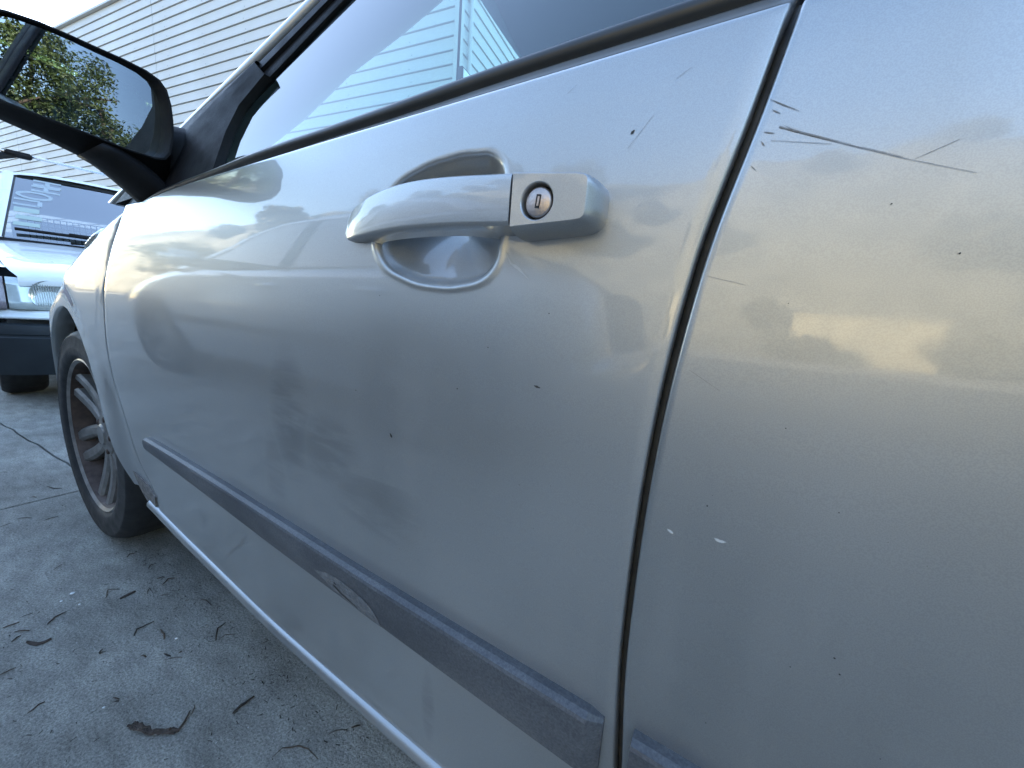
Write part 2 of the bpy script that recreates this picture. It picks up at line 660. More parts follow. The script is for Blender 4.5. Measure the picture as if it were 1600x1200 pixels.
for k in range(NB):
    o = base if k == 0 else base.copy()
    if k:
        COL.objects.link(o)
    o.parent = bld
    mt = Matrix((wperp, wdir, Vector((0, 0, 1)))).transposed().to_4x4()
    mt.translation = wperp*.06 + Vector((0, 0, k*BH))
    o.matrix_local = mt
# corner flashing, eaves capping, downpipe, flood lamp
mb = MB()
for d1, d2 in ((wdir, wperp), (wperp, wdir)):
    p = [-d2*.034, d1*.075 - d2*.034, d1*.075 - d2*.028, -d2*.028]
    mb.prism(p, (0, 0, HB))
mb.build('corner_flashing', M['board'], bld)
mb = MB()
mb.prism([-wdir*.08-wperp*.08, wdir*LEN1-wperp*.08, wdir*LEN1+wperp*.3, -wdir*.08+wperp*.3], (0, 0, .05))
oo = mb.build('eaves_capping', M['flashing'], bld)
oo.location.z = HB + .004
mb = MB()
mb.prism([-wdir*.08+wperp*.31, wdir*.3+wperp*.31, wdir*.3+wperp*LEN2, -wdir*.08+wperp*LEN2], (0, 0, .05))
oo = mb.build('eaves_capping', M['flashing'], bld)
oo.location.z = HB + .004
mb = MB()
mb.tube([wperp*.22-wdir*.075+Vector((0, 0, z)) for z in (.2, 3, 4.2, HB-.3)], .035, 10)
mb.build('downpipe', M['board'], bld, True)
mb = MB()
# square flood lamp on the corner
lc = -wdir*.06 + wperp*.12 + Vector((0, 0, 4.42))
mt = Matrix((wperp, -wdir, Vector((0, 0, 1)))).transposed()
mb.box(lc, (.30, .10, .26), mt, .012)
fl = mb.build('flood_lamp', M['bumper'], bld)
mb = MB()
mb.box(lc - wdir*.053, (.24, .012, .20), mt, .004)
mb.build('lamp_glass', M['pebble'], fl)
# screw heads in columns
mb = MB()
for c in range(0, 18):
    for k in range(NB):
        p = wdir*(.9 + c*1.42 + (.05 if k % 2 else 0)) - wperp*.0245 + Vector((0, 0, k*BH+.055))
        s_ = .011
        ring = [p - wperp*.004 + wdir*(s_*cos(q*pi/3)) + Vector((0, 0, s_*sin(q*pi/3))) for q in range(6)]
        mb.cap(ring)
o = mb.build('screw_heads', M['screw'], bld, fix=False)
o['kind'] = 'stuff'

# ------------------------------------------------------------------ silver car: body surface
CYC = .84                                         # y of the car's centre line
car = empty('parked_car', (0, 0, 0))
tag(car, 'silver hatchback with scuffed and scratched doors filling the view', 'car')

SEC = [(.18, .050), (.225, -.006), (.27, -.014), (.33, -.018), (.40, -.0235), (.46, -.0275), (.56, -.0315), (.66, -.0346), (.75, -.0360), (.83, -.0338), (.885, -.0292), (.9105, -.0258), (.9135, -.0248), (.9160, -.0220), (.9185, -.0180), (.922, -.0142), (.932, -.0035), (.95, .0125)]
def zcrease(x):
    return interp([(-.8, .75), (.3, .862), (.6, .893), (.975, .906), (1.36, .915), (1.52, .919), (2.0, .93), (2.8, .95), (3.3, .93)], x)
def plan(x):
    if x < 1.5:
        y = .004*((1.5-x)/.95)**2
        if x < .95:
            y -= .0105*((.95-max(x, .40))/.55)**2
        if x < .25:
            y += .028*((.25-x)/.45)**1.6
        if x < -.25:
            y += .22*((-.25-x)/.62)**2.2
        return y
    y = .012*((x-1.5)/1.1)**2
    if x > 2.7:
        y += .10*((x-2.7)/.66)**2.2
    return y
WHX2 = 2.614
HUBZ = .312
def flare(x, z):
    f = 0
    for hx in (0.0, WHX2):
        r = hypot(x-hx, z-HUBZ)
        if z > .26:
            f = max(f, 1 - sstep(.385, .475, r))
    return f
def ysurf(x, z):
    zc = zcrease(x)
    zz = z - (zc - .9165)*sstep(.62, .88, z)
    y = interp(SEC, zz) + plan(x)
    # flared arches stand proud of the body side
    fl = flare(x, z)
    base = interp([(-.6, .09), (-.45, .035), (-.3, .002), (-.15, -.009), (0, -.016), (.2, -.031), (.36, -.0385), (.6, -.040)], x) if x < .6 else -.0385
    y += .0015*math.exp(-(((x-.0) - .40)/.08)**2)*sstep(.34, .5, z)*(1-fl)*(1 if x < .9 else 0)
    y = lerp(y, min(y, base) if x > .3 else base, fl)
    return y

def edge_grid(xs, zs, fx, fz, recess=None, hem=.018):
    """panel grid: fx(x,z)->x, fz(x,z)->z warp; hems folded inwards on all four sides"""
    rows = []
    for j, z in enumerate(zs):
        row = []
        for i, x in enumerate(xs):
            X = fx(x, z)
            Z = fz(X, z)
            X = fx(x, Z)
            y = ysurf(X, Z)
            if recess:
                y += recess(X, Z)
            row.append(Vector((X, y, Z)))
        rows.append(row)
    def ext(a, b, r1, r2):
        d = (a - b).normalized()
        return [a + d*.0012 + Vector((0, .0007, 0)), a + d*.0019 + Vector((0, .0026, 0)), a + d*.0019 + Vector((0, hem, 0))]
    new = []
    for row in rows:
        e0 = ext(row[0], row[1], 0, 0)
        e1 = ext(row[-1], row[-2], 0, 0)
        new.append(e0[::-1] + row + e1)
    b0 = [ext(new[0][i], new[1][i], 0, 0) for i in range(len(new[0]))]
    b1 = [ext(new[-1][i], new[-2][i], 0, 0) for i in range(len(new[0]))]
    full = [[q[k] for q in b0] for k in (2, 1, 0)] + new + [[q[k] for q in b1] for k in (0, 1, 2)]
    return full

def lin(a, b, n):
    return [lerp(a, b, i/n) for i in range(n)]

# --- front door
XF, XR = .46, 1.495
DF = [(.25, .56), (.337, .5306), (.3795, .4918), (.447, .4674), (.5006, .4466), (.555, .4258), (.622, .4204), (.69, .436), (.751, .462), (.816, .5125), (.859, .5505), (.92, .60)]
DR = [(.25, 1.512), (.33, 1.505), (.408, 1.4975), (.518, 1.4895), (.669, 1.4895), (.785, 1.4995), (.866, 1.5155), (.917, 1.5245), (.97, 1.534)]
SILL = [(.30, .315), (.50, .290), (.58, .276), (.70, .2575), (.86, .242), (1.0, .2325), (1.30, .231), (2.3, .234)]
def zsill(x):
    return interp(SILL, x)
BELT = [(.40, .815), (.55, .851), (.62, .873), (.715, .890), (.907, .902), (1.2, .921), (1.34, .932), (1.5, .9365), (2.4, .965)]
def zbelt(x):
    return interp(BELT, x)
def fx_front(x, z):
    wf = clamp((1.15 - x)/(1.15 - XF))
    wr = clamp((x - 1.40)/(XR - 1.40))
    return x + (interp(DF, z) - XF)*wf + (interp(DR, z) - XR)*wr
ZB, ZT = .25, .93
def fz_door(x, z):
    wt = clamp((z - .885)/(ZT - .885))
    wb = clamp((.42 - z)/(.42 - ZB))
    return z + (zbelt(x) - ZT)*wt + (zsill(x) + .010 - ZB)*wb
# handle recess outline, polar about its middle
RC = (1.300, .820)
RO = [(1.2488, .8526), (1.2754, .8634), (1.3048, .8684), (1.3312, .8688), (1.3512, .8658), (1.3598, .859), (1.3632, .8516), (1.366, .826), (1.3647, .8015), (1.3623, .7882), (1.3518, .7765), (1.3291, .7704), (1.3006, .7696), (1.2691, .7749), (1.2415, .7871), (1.2317, .7998), (1.229, .818), (1.236, .840)]
PR = sorted((atan2(z-RC[1], x-RC[0]), hypot(x-RC[0], z-RC[1])) for x, z in RO)
PR = [(a-2*pi, r) for a, r in PR[-3:]] + PR + [(a+2*pi, r) for a, r in PR[:3]]
def recess(x, z):
    dx, dz = x-RC[0], z-RC[1]
    r = hypot(dx, dz)
    if r > .12:
        return 0
    s = r/interp(PR, atan2(dz, dx))
    hi = sstep(-.01, .03, dz)                     # the upper rim is rounder than the lower one
    core = 1 - min(1, s)**1.5
    edge = 1 - sstep(lerp(.90, .80, hi), lerp(1.03, 1.06, hi), s)
    lip = -.0012*math.exp(-((s-1.06)/.035)**2)*(1-hi)
    return .0285*core + .0060*edge + lip

xs = lin(XF, .52, 8) + lin(.52, 1.20, 44) + lin(1.20, 1.385, 96) + lin(1.385, XR, 14) + [XR]
zs = lin(ZB, .30, 6) + lin(.30, .755, 46) + lin(.755, .885, 70) + lin(.885, ZT, 22) + [ZT]
rows = edge_grid(xs, zs, fx_front, fz_door, recess)
mb = MB()
mb.quadgrid(rows)
front_door = mb.build('front_door', M['paint_door'], car, True)
front_door['label'] = 'silver front door with chips and smears'

# --- rear door (front edge follows the front door's rear edge)
XF2, XR2 = 1.502, 2.36
def fx_rear(x, z):
    wf = clamp((1.62 - x)/(1.62 - XF2))
    wr = clamp((x - 1.9)/(XR2 - 1.9))
    # the rear edge curves forward round the wheel arch
    e = interp([(.25, 2.10), (.33, 2.14), (.45, 2.215), (.58, 2.29), (.70, 2.40), (.80, 2.48), (.97, 2.56)], z)
    return x + (interp(DR, z) + .0088 - XF2)*wf + (e - XR2)*wr
xs = lin(XF2, 1.53, 8) + lin(1.53, 1.75, 30) + lin(1.75, XR2, 30) + [XR2]
zs = lin(ZB, .30, 6) + lin(.30, .885, 60) + lin(.885, ZT, 14) + [ZT]
rows = edge_grid(xs, zs, fx_rear, fz_door)
mb = MB()
mb.quadgrid(rows)
rear_door = mb.build('rear_door', M['paint_dull'], car, True)
rear_door['label'] = 'silver rear door with long dark scratches'

# --- front fender: rays from the hub, arch lip to the outer boundary
def ztop_f(x):
    return interp([(-.75, .60), (-.55, .665), (-.35, .690), (-.206, .716), (-.098, .746), (0, .772), (.154, .810), (.307, .842), (.416, .864), (.52, .884), (.6, .892)], x)
def fend_y(x, z):
    zt = ztop_f(x)
    y = ysurf(x, min(z, .885))
    k_ = sstep(.15, .50, x)
    hh = lerp(.075, .040, k_)
    s = clamp((z - (zt - hh))/hh)
    return y + lerp(.055, .022, k_)*(1 - sqrt(max(0, 1 - s*s*.97)))
def arch_r(a):
    # a: angle, 0 = straight back, 90 = up
    d = math.degrees(a)
    if d < 22:
        return lerp(.368, .452, ((22-d)/22)**1.5) if d > 0 else .452
    return .368
NA, NR = 110, 34
rows = []
for i in range(NA+1):
    a = radians(lerp(1.0, 176, i/NA))
    ca, sa = cos(a), sin(a)
    r0 = arch_r(a)
    r1 = r0
    while r1 < 1.2:
        x, z = ca*r1, HUBZ + sa*r1
        if x > interp(DF, z) - .0042 or z > ztop_f(x) or x < -.60:
            break
        r1 += .0008
    if r1 < r0 + .004:
        r1 = r0 + .004
    row = []
    for k, (dr, dy) in enumerate(((-.004, .045), (-.004, .008), (-.002, .002))):
        x, z = ca*(r0+dr), HUBZ+sa*(r0+dr)
        row.append(Vector((x, fend_y(ca*r0, HUBZ+sa*r0)+dy, z)))
    for k in range(NR+1):
        t = (k/NR)**1.25
        rr = lerp(r0, r1, t)
        x, z = ca*rr, HUBZ + sa*rr
        row.append(Vector((x, fend_y(x, z), z)))
    p = row[-1]
    x, z = p.x, p.z
    if z > ztop_f(x) - .004:
        row += [Vector((x, p.y+.02, z+.002)), Vector((x, p.y+.04, z+.001)), Vector((x, p.y+.045, z-.02))]
    else:
        row += [Vector((x+.0015*ca, p.y+.0015, z)), Vector((x+.002*ca, p.y+.004, z)), Vector((x+.002*ca, p.y+.022, z))]
    rows.append(row)
mb = MB()
mb.quadgrid(rows)
fender = mb.build('front_fender', M['paint'], car, True)
# foot of the fender with the rusty bracket
mb = MB()
mb.prism([(.447, -.027, .352), (.520, -.0225, .338), (.545, -.0215, .318), (.530, -.0185, .286), (.480, -.0185, .292), (.462, -.022, .315)], (0, .02, 0))
mb.build('fender_bracket', M['rust'], car)

# --- sill: rounded lip below the doors, then tucked under
prof = [(.016, .012), (.006, .0105), (-.001, .0075), (-.0055, .003), (-.006, -.003), (-.003, -.008), (.006, -.011), (.030, -.014), (.06, -.05), (.12, -.07)]
rows = []
for k in range(90):
    x = lerp(.503, 2.16, k/89)
    zc = zsill(x)
    y0 = ysurf(x, zc + .012)
    rows.append([Vector((x, y0 + dy, zc + dz)) for dy, dz in prof])
mb = MB()
mb.quadgrid(rows)
sill = mb.build('sill', M['paint_dull'], car, True)

# --- side mouldings
def moulding(name, xa, xb, ztop, zbot, par, endround):
    n = 80
    rows = []
    for k in range(n+1):
        x = lerp(xa, xb, k/n)
        zt_, zb_ = ztop(x), zbot(x)
        # rounded front end, cut rear end
        s = 1.0
        if endround:
            q = clamp((x - xa)/.009)
            s = sqrt(max(.02, 1-(1-q)**2))
        q2 = clamp((xb - x)/.010)
        zm = (zt_+zb_)/2
        h = (zt_-zb_)/2*s
        d = .0135*lerp(.55, 1, min(1, s))*lerp(.35, 1, q2)
        zr = lerp(.004, 0, q2)
        top, bot = zm+h-zr, zm-h
        prof = [(top, .004), (top+.0005, -d*.55), (top-.0022, -d*.9), (top-.005, -d), (lerp(top, bot, .35), -d*1.03), (lerp(top, bot, .62), -d*.98), (bot+.006, -d*.82), (bot+.002, -d*.6), (bot, .004)]
        rows.append([Vector((x, ysurf(x, z)+dy, z)) for z, dy in prof])
    mb = MB()
    mb.quadgrid(rows)
    mb.cap(rows[0])
    mb.cap(rows[-1])
    o = mb.build(name, M['moulding'], par, True)
    return autosmooth(o, 24)
mt1 = lambda x: interp([(.57, .4615), (1.016, .455), (1.236, .4515), (1.49, .4505)], x)
mb1 = lambda x: interp([(.57, .4325), (.75, .420), (1.0, .4045), (1.237, .394), (1.49, .384)], x)
moulding('side_moulding', .572, 1.4878, mt1, mb1, front_door, True)
moulding('side_moulding', 1.510, 2.16, lambda x: .4525, lambda x: .384, rear_door, False)
# scuffed patch on the front moulding, following its face
def mface(x, z):
    top, bot = mt1(x), mb1(x)
    t = clamp((top - z)/(top - bot))
    d = .0135
    off = interp([(0, -d*.55), (.06, -d*.9), (.10, -d), (.35, -d*1.03), (.62, -d*.98), (.90, -d*.82), (.97, -d*.6), (1, -.002)], t)
    return ysurf(x, z) + off
def patch(name, top, bot, mat, par, off):
    """closed shape between an upper and a lower (x, z) line"""
    n_ = 30
    rows = []
    for k in range(n_+1):
        x = lerp(top[0][0], top[-1][0], k/n_)
        a, b = interp(top, x), interp(bot, x)
        rows.append([Vector((x, mface(x, lerp(a, b, q/6)) - off, lerp(a, b, q/6))) for q in range(7)])
    mb = MB()
    mb.quadgrid(rows)
    return mb.build(name, mat, par, True, fix=False)
mscuff = plain('scuffed_plastic', (.115, .122, .13), .7, var=.25, vscale=140, bump=.6, bscale=420)
patch('scuff', [(1.126, .4213), (1.150, .4285), (1.172, .4312), (1.190, .4300), (1.212, .4270), (1.228, .4215), (1.238, .4130), (1.2435, .4010)], [(1.126, .4210), (1.142, .4160), (1.170, .4075), (1.200, .4022), (1.225, .4000), (1.2435, .4000)], mscuff, front_door, .0004)
patch('gouge', [(1.164, .4190), (1.168, .4175), (1.178, .4130), (1.190, .4102), (1.206, .4062)], [(1.164, .4155), (1.172, .4120), (1.180, .4095), (1.194, .4072), (1.206, .4052)], M['chip'], front_door, .0008)
patch('gouge', [(1.1655, .4222), (1.168, .4228), (1.1705, .4210)], [(1.1655, .4208), (1.168, .4200), (1.1705, .4204)], M['chip'], front_door, .0008)

# --- inner body behind the gaps
rows = []
for z in (.22, .30, .45, .6, .75, .88, .92):
    rows.append([Vector((x, ysurf(x, z) + (.042 if z > .25 else .06), z if z < .9 else zbelt(x)-.006)) for x in [lerp(.43, 2.3, k/50) for k in range(51)]])
mb = MB()
mb.quadgrid(rows)
mb.build('inner_body', M['inner'], car, True)
# rubber strip standing in the gap between the doors
mb = MB()
pts = [Vector((interp(DR, z)+.0055, ysurf(1.5, z)+.013, z)) for z in [lerp(.27, .925, k/24) for k in range(25)]]
mb.tube(pts, .0045, 8)
mb.build('gap_seal', plain('weathered_gap_rubber', (.030, .027, .021), .55, var=.4, vscale=60), car, True)

# ------------------------------------------------------------------ silver car: greenhouse
def yg(x, z):
    t = z - .93
    return .020 + .40*t + .10*t*t + plan(x)*.6
# window line, front to rear, x z pairs: lower edge then upper edge
def W3(x, z, off=0.0):
    return Vector((x, yg(x, z) + off, z))
O1 = [(.36, .915), (.45, .962), (.587, 1.056), (.72, 1.145), (.844, 1.224), (.98, 1.306), (1.12, 1.372), (1.32, 1.412), (1.60, 1.425), (1.95, 1.412), (2.25, 1.372), (2.55, 1.30), (2.80, 1.21), (2.95, 1.08), (2.98, .97)]
O2 = [(.40, .905), (.48, .952), (.612, 1.040), (.772, 1.126), (.905, 1.206), (1.03, 1.284), (1.14, 1.344), (1.32, 1.384), (1.60, 1.396), (1.95, 1.383), (2.22, 1.345), (2.46, 1.280), (2.62, 1.200), (2.70, 1.08), (2.72, .97)]
O3 = [(.795, .925), (.772, .975), (.772, 1.045), (.838, 1.098), (.945, 1.178), (1.04, 1.245), (1.15, 1.305), (1.32, 1.345), (1.60, 1.357), (1.95, 1.345), (2.20, 1.305), (2.38, 1.245), (2.46, 1.175), (2.50, 1.06), (2.50, .955)]
def resample(P, n):
    out = []
    tt = [i/(len(P)-1) for i in range(len(P))]
    for k in range(n+1):
        t = k/n
        out.append((interp(list(zip(tt, [p[0] for p in P])), t), interp(list(zip(tt, [p[1] for p in P])), t)))
    return out
NS = 84
R1, R2, R3 = resample(O1, NS), resample(O2, NS), resample(O3, NS)
# pillar and roof rail: rolled band between roof/windscreen edge and door frame
rows = []
for k in range(NS+1):
    a, b = Vector(W3(*R1[k])), Vector(W3(*R2[k]))
    rows.append([a + Vector((0, .03, -.002)), a + Vector((0, .006, 0)), a + Vector((0, -.004, -.004)), a.lerp(b, .5) + Vector((0, -.012, 0)), b + Vector((0, -.010, .002)), b + Vector((0, -.002, 0)), b + Vector((0, .012, 0))])
mb = MB()
mb.quadgrid(rows)
mb.build('roof_rail', M['paint'], car, True)
rows = []
for k in range(NS+1):
    a, b = Vector(W3(*R2[k])), Vector(W3(*R3[k]))
    rows.append([a + Vector((0, .004, 0)), a + Vector((0, -.003, 0)), a.lerp(b, .25) + Vector((0, -.008, 0)), a.lerp(b, .55) + Vector((0, -.006, 0)), a.lerp(b, .58) + Vector((0, .000, 0)), a.lerp(b, .9) + Vector((0, .000, 0)), b + Vector((0, .002, 0)), b + Vector((0, .012, 0))])
mb = MB()
mb.quadgrid(rows)
autosmooth(mb.build('window_frame', M['trim'], car, True), 50)
# centre pillar (black) between the two side windows
mb = MB()
mb.quadgrid([[W3(lerp(1.475, 1.49, t) + d, lerp(.93, 1.36, t), o_) for d, o_ in ((0, .004), (.004, -.004), (.055, -.005), (.06, -.001), (.065, -.005), (.115, -.004), (.12, .004))] for t in [k/8 for k in range(9)]])
mb.build('centre_pillar', M['trim'], car, True)
# panes
def pane(name, xa, xb, par, mat):
    n = 40
    # upper limit of the opening at x
    up_pts = [(p[0], p[1]) for p in O3[2:14]]
    up_pts = sorted(up_pts)
    rows = []
    for j in range(n+1):
        t = j/n
        row = []
        for i in range(n+1):
            x = lerp(xa, xb, i/n)
            top = interp(up_pts, x) + .02
            z = lerp(.915, top, t)
            row.append(W3(x, z, .006))
        rows.append(row)
    mb = MB()
    mb.quadgrid(rows)
    return mb.build(name, mat, par, True)
pane('window_pane', .765, 1.50, front_door, M['glass'])
pane('window_pane', 1.58, 2.49, rear_door, M['glass'])
# belt seal: rounded black strip along the foot of the windows
def belt(name, xa, xb, par):
    rows = []
    n = 70
    for k in range(n+1):
        x = lerp(xa, xb, k/n)
        zb_ = zbelt(x)
        h = interp([(.5, .010), (.85, .0115), (1.3, .0145), (1.5, .0155), (2.4, .016)], x)
        y0 = ysurf(x, zb_ - .004)
        row = []
        for q in range(9):
            a = radians(lerp(-75, 100, q/8))
            row.append(Vector((x, y0 + .0155 - .0135*cos(a), zb_ + .0005 + h*.5 + h*.62*sin(a))))
        row.append(Vector((x, yg(x, zb_+.02)+.012, zb_ + h*.85)))
        rows.append(row)
    mb = MB()
    mb.quadgrid(rows)
    mb.cap(rows[0])
    mb.cap(rows[-1])
    return autosmooth(mb.build(name, M['seal'], par, True), 50)
belt('belt_seal', .60, 1.522, front_door)
belt('belt_seal', 1.532, 2.50, rear_door)

# windscreen, roof, bonnet, tail: swept across the car
def sweep(name, fn, mat, nu=24, nv=24, parent=car, smooth=True):
    rows = [[Vector(fn(i/nu, j/nv)) for j in range(nv+1)] for i in range(nu+1)]
    mb = MB()
    mb.quadgrid(rows)
    return mb.build(name, mat, parent, smooth)
def ws(u, v):
    # u: base to header, v: left to right
    k = int(clamp(u)*1000)/1000
    s = 2*v-1
    t = interp([(0, 0), (1, 1)], k)
    P = [(.36, .915), (.45, .962), (.587, 1.056), (.72, 1.145), (.844, 1.224), (.98, 1.306), (1.10, 1.364)]
    tt = [q/6 for q in range(7)]
    x = interp(list(zip(tt, [p[0] for p in P])), t)
    z = interp(list(zip(tt, [p[1] for p in P])), t)
    ye = yg(x, z) + .010
    y = lerp(ye, 2*CYC - ye, v)
    bow = 1 - s*s
    return (x - bow*lerp(.20, .10, t), y, z + bow*lerp(.005, .03, t))
sweep('windscreen', ws, M['windscreen'])
def rf(u, v):
    P = O1[6:13]
    tt = [q/6 for q in range(7)]
    x = interp(list(zip(tt, [p[0] for p in P])), u)
    z = interp(list(zip(tt, [p[1] for p in P])), u)
    ye = yg(x, z) + .004
    s = 2*v-1
    bow = 1-abs(s)**2.4
    return (x - (1-s*s)*.10*(1-u), lerp(ye, 2*CYC-ye, v), z + .034*bow)
sweep('roof', rf, M['paint'])
def hatch(u, v):
    P = [(2.80, 1.21), (2.98, 1.05), (3.10, .93), (3.17, .75), (3.18, .50), (3.10, .30)]
    tt = [q/5 for q in range(6)]
    x = interp(list(zip(tt, [p[0] for p in P])), u)
    z = interp(list(zip(tt, [p[1] for p in P])), u)
    ye = .34 - .25*sstep(0, .45, u)
    s = 2*v-1
    return (x + .12*(1-s*s), lerp(ye, 2*CYC-ye, v), z)
sweep('tailgate', hatch, M['paint'])
def bonnet(u, v):
    x = lerp(-.70, .40, u)
    s = 2*v-1
    ye = .060 + plan(x)*.9 - .01
    bow = 1-abs(s)**2.2
    return (x - .17*(1-s*s)*lerp(.6, 1, u) , lerp(ye, 2*CYC-ye, v), ztop_f(x) + .004 + .055*bow + .02*sstep(.7, 1, u)*(1-abs(s)))
sweep('bonnet', bonnet, M['paint'])
def cowl(u, v):
    x = lerp(.41, .62, u)
    s = 2*v-1
    ye = .030
    return (x - .22*(1-s*s), lerp(ye, 2*CYC-ye, v), lerp(.886, .905, u)+.045*(1-abs(s)**2.2)-.008)
sweep('cowl', cowl, M['paint'])
# nose
def nose(u, v):
    s = 2*v-1
    z = lerp(.19, .63, u)
    e = .62 - .12*abs(u-.45)
    x = -.50 - (1-abs(s)**2.6)*.36*(.75+.25*sin(u*pi)) 
    return (x, CYC + s*(CYC - .06 - .02*u), z)
sweep('front_bumper', nose, M['paint'])
for sgn in (-1, 1):
    mb = MB()
    rows = []
    for i in range(9):
        row = []
        for j in range(13):
            s = lerp(.55, .97, j/12)
            z = lerp(.60, .70, i/8)
            row.append(Vector((-.50-(1-s**2.6)*.33-.012+.10*(i/8), CYC+sgn*s*(CYC-.05), z)))
        rows.append(row)
    mb.quadgrid(rows)
    mb.build('headlight', M['lamp_lens'], car, True)
# rear quarter, both sides, and the far flank
def quarter(u, v, far=False):
    z = lerp(.30, .965, v)
    e = interp([(.25, 2.10), (.33, 2.14), (.45, 2.215), (.58, 2.29), (.70, 2.40), (.80, 2.48), (.97, 2.56)], z) + .007
    x = lerp(e, 3.2, u)
    for _ in range(1):
        d = hypot(x-WHX2, z-HUBZ)
        if d < .365 and z < .72:
            k = .365/max(d, .02)
            z = HUBZ + (z-HUBZ)*k if z > HUBZ else z
            x = WHX2 + (x-WHX2)*k
    y = ysurf(min(x, 3.2), z)
    return (x, 2*CYC-y if far else y, z)
sweep('rear_quarter', lambda u, v: quarter(u, v), M['paint'], 30, 30)
def farside(u, v):
    x = lerp(-.55, 3.2, u)
    z = lerp(.22, .93, v)
    for hx in (0, WHX2):
        d = hypot(x-hx, z-HUBZ)
        if d < .365:
            k = .365/max(d, .03)
            x = hx + (x-hx)*k
            z = max(.2, HUBZ + (z-HUBZ)*k)
    if x < .6:
        z = min(z, ztop_f(x)+.0)
    return (x, 2*CYC - ysurf(x, z), z)
sweep('far_side', farside, M['paint'], 60, 24)
rows = [[Vector((p.x, 2*CYC-p.y, p.z)) for p in (W3(*R1[k]), W3(*R2[k], -.012), W3(*R2[k]))] for k in range(NS+1)]
mb = MB()
mb.quadgrid(rows)
mb.build('far_roof_rail', M['paint'], car, True)
rows = []
for k in range(NS+1):
    x, z = R2[k]
    rows.append([Vector((x, 2*CYC-yg(x, z), z)), Vector((x, 2*CYC-yg(x, .93)-.0, min(z, .93)))])
mb = MB()
mb.quadgrid(rows)
mb.build('far_window_pane', M['glass'], car, True)
rows = [[Vector((lerp(.3, 3.1, k/20), y, .20)) for y in (.05, 1.63)] for k in range(21)]
mb = MB()
mb.quadgrid(rows)
mb.build('floor_pan', M['black'], car)
# interior
def hl(u, v):
    x = lerp(1.01, 2.75, u)
    ye = lerp(.235, .30, u)
    s = 2*v-1
    return (x - (1-s*s)*.06*(1-u), lerp(ye, 2*CYC-ye, v), lerp(1.352, 1.30, u**3) + .020*(1-abs(s)**2.4))
sweep('headliner', hl, M['headliner'])
# pillar trim inside the windscreen pillar
tr_out = [(.40, .935), (.52, 1.0), (.66, 1.088), (.80, 1.178), (.93, 1.258), (1.03, 1.318)]
tr_in = [(.36, .205, .995), (.50, .226, 1.063), (.64, .262, 1.135), (.763, .287, 1.209), (.88, .308, 1.258), (.985, .330, 1.312)]
mb = MB()
rows = []
for k in range(6):
    a = W3(*tr_out[k], .03)
    b = Vector(tr_in[k])
    mid = a.lerp(b, .5) + Vector((.028, -.004, -.030))
    rows.append([a, a.lerp(mid, .5)+Vector((.008, 0, -.008)), mid, mid.lerp(b, .5)+Vector((.008, 0, -.008)), b, b + Vector((-.03, .0, .03))])
mb.quadgrid(rows)
mb.build('pillar_trim', M['pillar_trim'], car, True)
# dashboard, wheel, seats
mb = MB()
mb.quadgrid([[Vector((x, y, z)) for x, z in ((.42, .93), (.55, .95), (.75, .93), (.86, .88), (.88, .70), (.80, .45))] for y in [lerp(.06, 1.62, k/8) for k in range(9)]])
mb.build('dashboard', M['interior'], car, True)
mb = MB()
wc = Vector((1.02, .46, .86))
pts = []
for k in range(29):
    a = 2*pi*k/28
    pts.append(wc + Vector((-.06*sin(a), .185*cos(a), .17*sin(a))))
mb.tube(pts, .015, 8, caps=False)
for a in (0.2, pi-.2, -pi/2):
    mb.tube([wc, wc + Vector((-.06*sin(a), .185*cos(a), .17*sin(a)))], .016, 6)
mb.build('steering_wheel', M['interior'], car, True)
for yc in (.46, 1.22):
    for x0 in (1.35, 2.25):
        mb = MB()
        mb.box((x0, yc, .42), (.5, .46, .16), None, .05)
        mb.box((x0+.33, yc, .74), (.14, .44, .56), Matrix.Rotation(radians(14), 3, 'Y'), .05)
        mb.box((x0+.41, yc, 1.10), (.10, .25, .16), Matrix.Rotation(radians(10), 3, 'Y'), .04)
        mb.build('seat', M['interior'], car, True)

# ------------------------------------------------------------------ door handle
def rrect(y0, y1, z0, z1, bt, bb, x):
    """handle section: outer face at y0, back at y1, bevels at the top and foot of the face"""
    return [Vector((x, y1, z1-.002)), Vector((x, y0+bt*2.2, z1)), Vector((x, y0+bt*.9, z1-bt*.25)), Vector((x, y0+bt*.15, z1-bt*.9)), Vector((x, y0, z1-bt*1.8)), Vector((x, y0-.0006, (z0+z1)/2)), Vector((x, y0-.0002, z0+.0022)), Vector((x, y0+.0003, z0+.0004)), Vector((x, y0+.0016, z0-.0008)), Vector((x, lerp(y0, y1, .55), z0-.0022)), Vector((x, y1, z0-.0045))]
TOPZ = [(1.190, .8170), (1.200, .8265), (1.215, .8345), (1.236, .8400), (1.262, .8440), (1.292, .8455), (1.33, .8445), (1.39, .8400)]
BOTZ = [(1.190, .8100), (1.200, .8070), (1.222, .8075), (1.262, .8098), (1.295, .8105), (1.335, .8100), (1.39, .8078)]
YF = [(1.190, -.0385), (1.200, -.0435), (1.215, -.0480), (1.24, -.0520), (1.28, -.0560), (1.33, -.0590), (1.39, -.0605)]
YB = [(1.190, -.020), (1.222, -.020), (1.232, -.030), (1.245, -.0375), (1.28, -.0415), (1.33, -.0435), (1.348, -.041), (1.360, -.032), (1.368, -.020), (1.39, -.018)]
handle = empty('door_handle')
bpy.data.objects.remove(handle)
rows = []
n = 64
for k in range(n+1):
    x = lerp(1.190, 1.3878, k/n)
    rows.append(rrect(interp(YF, x), interp(YB, x), interp(BOTZ, x), interp(TOPZ, x), .0026, .0085, x))
mb = MB()
mb.quadgrid(rows)
mb.cap(rows[0])
mb.cap(rows[-1])
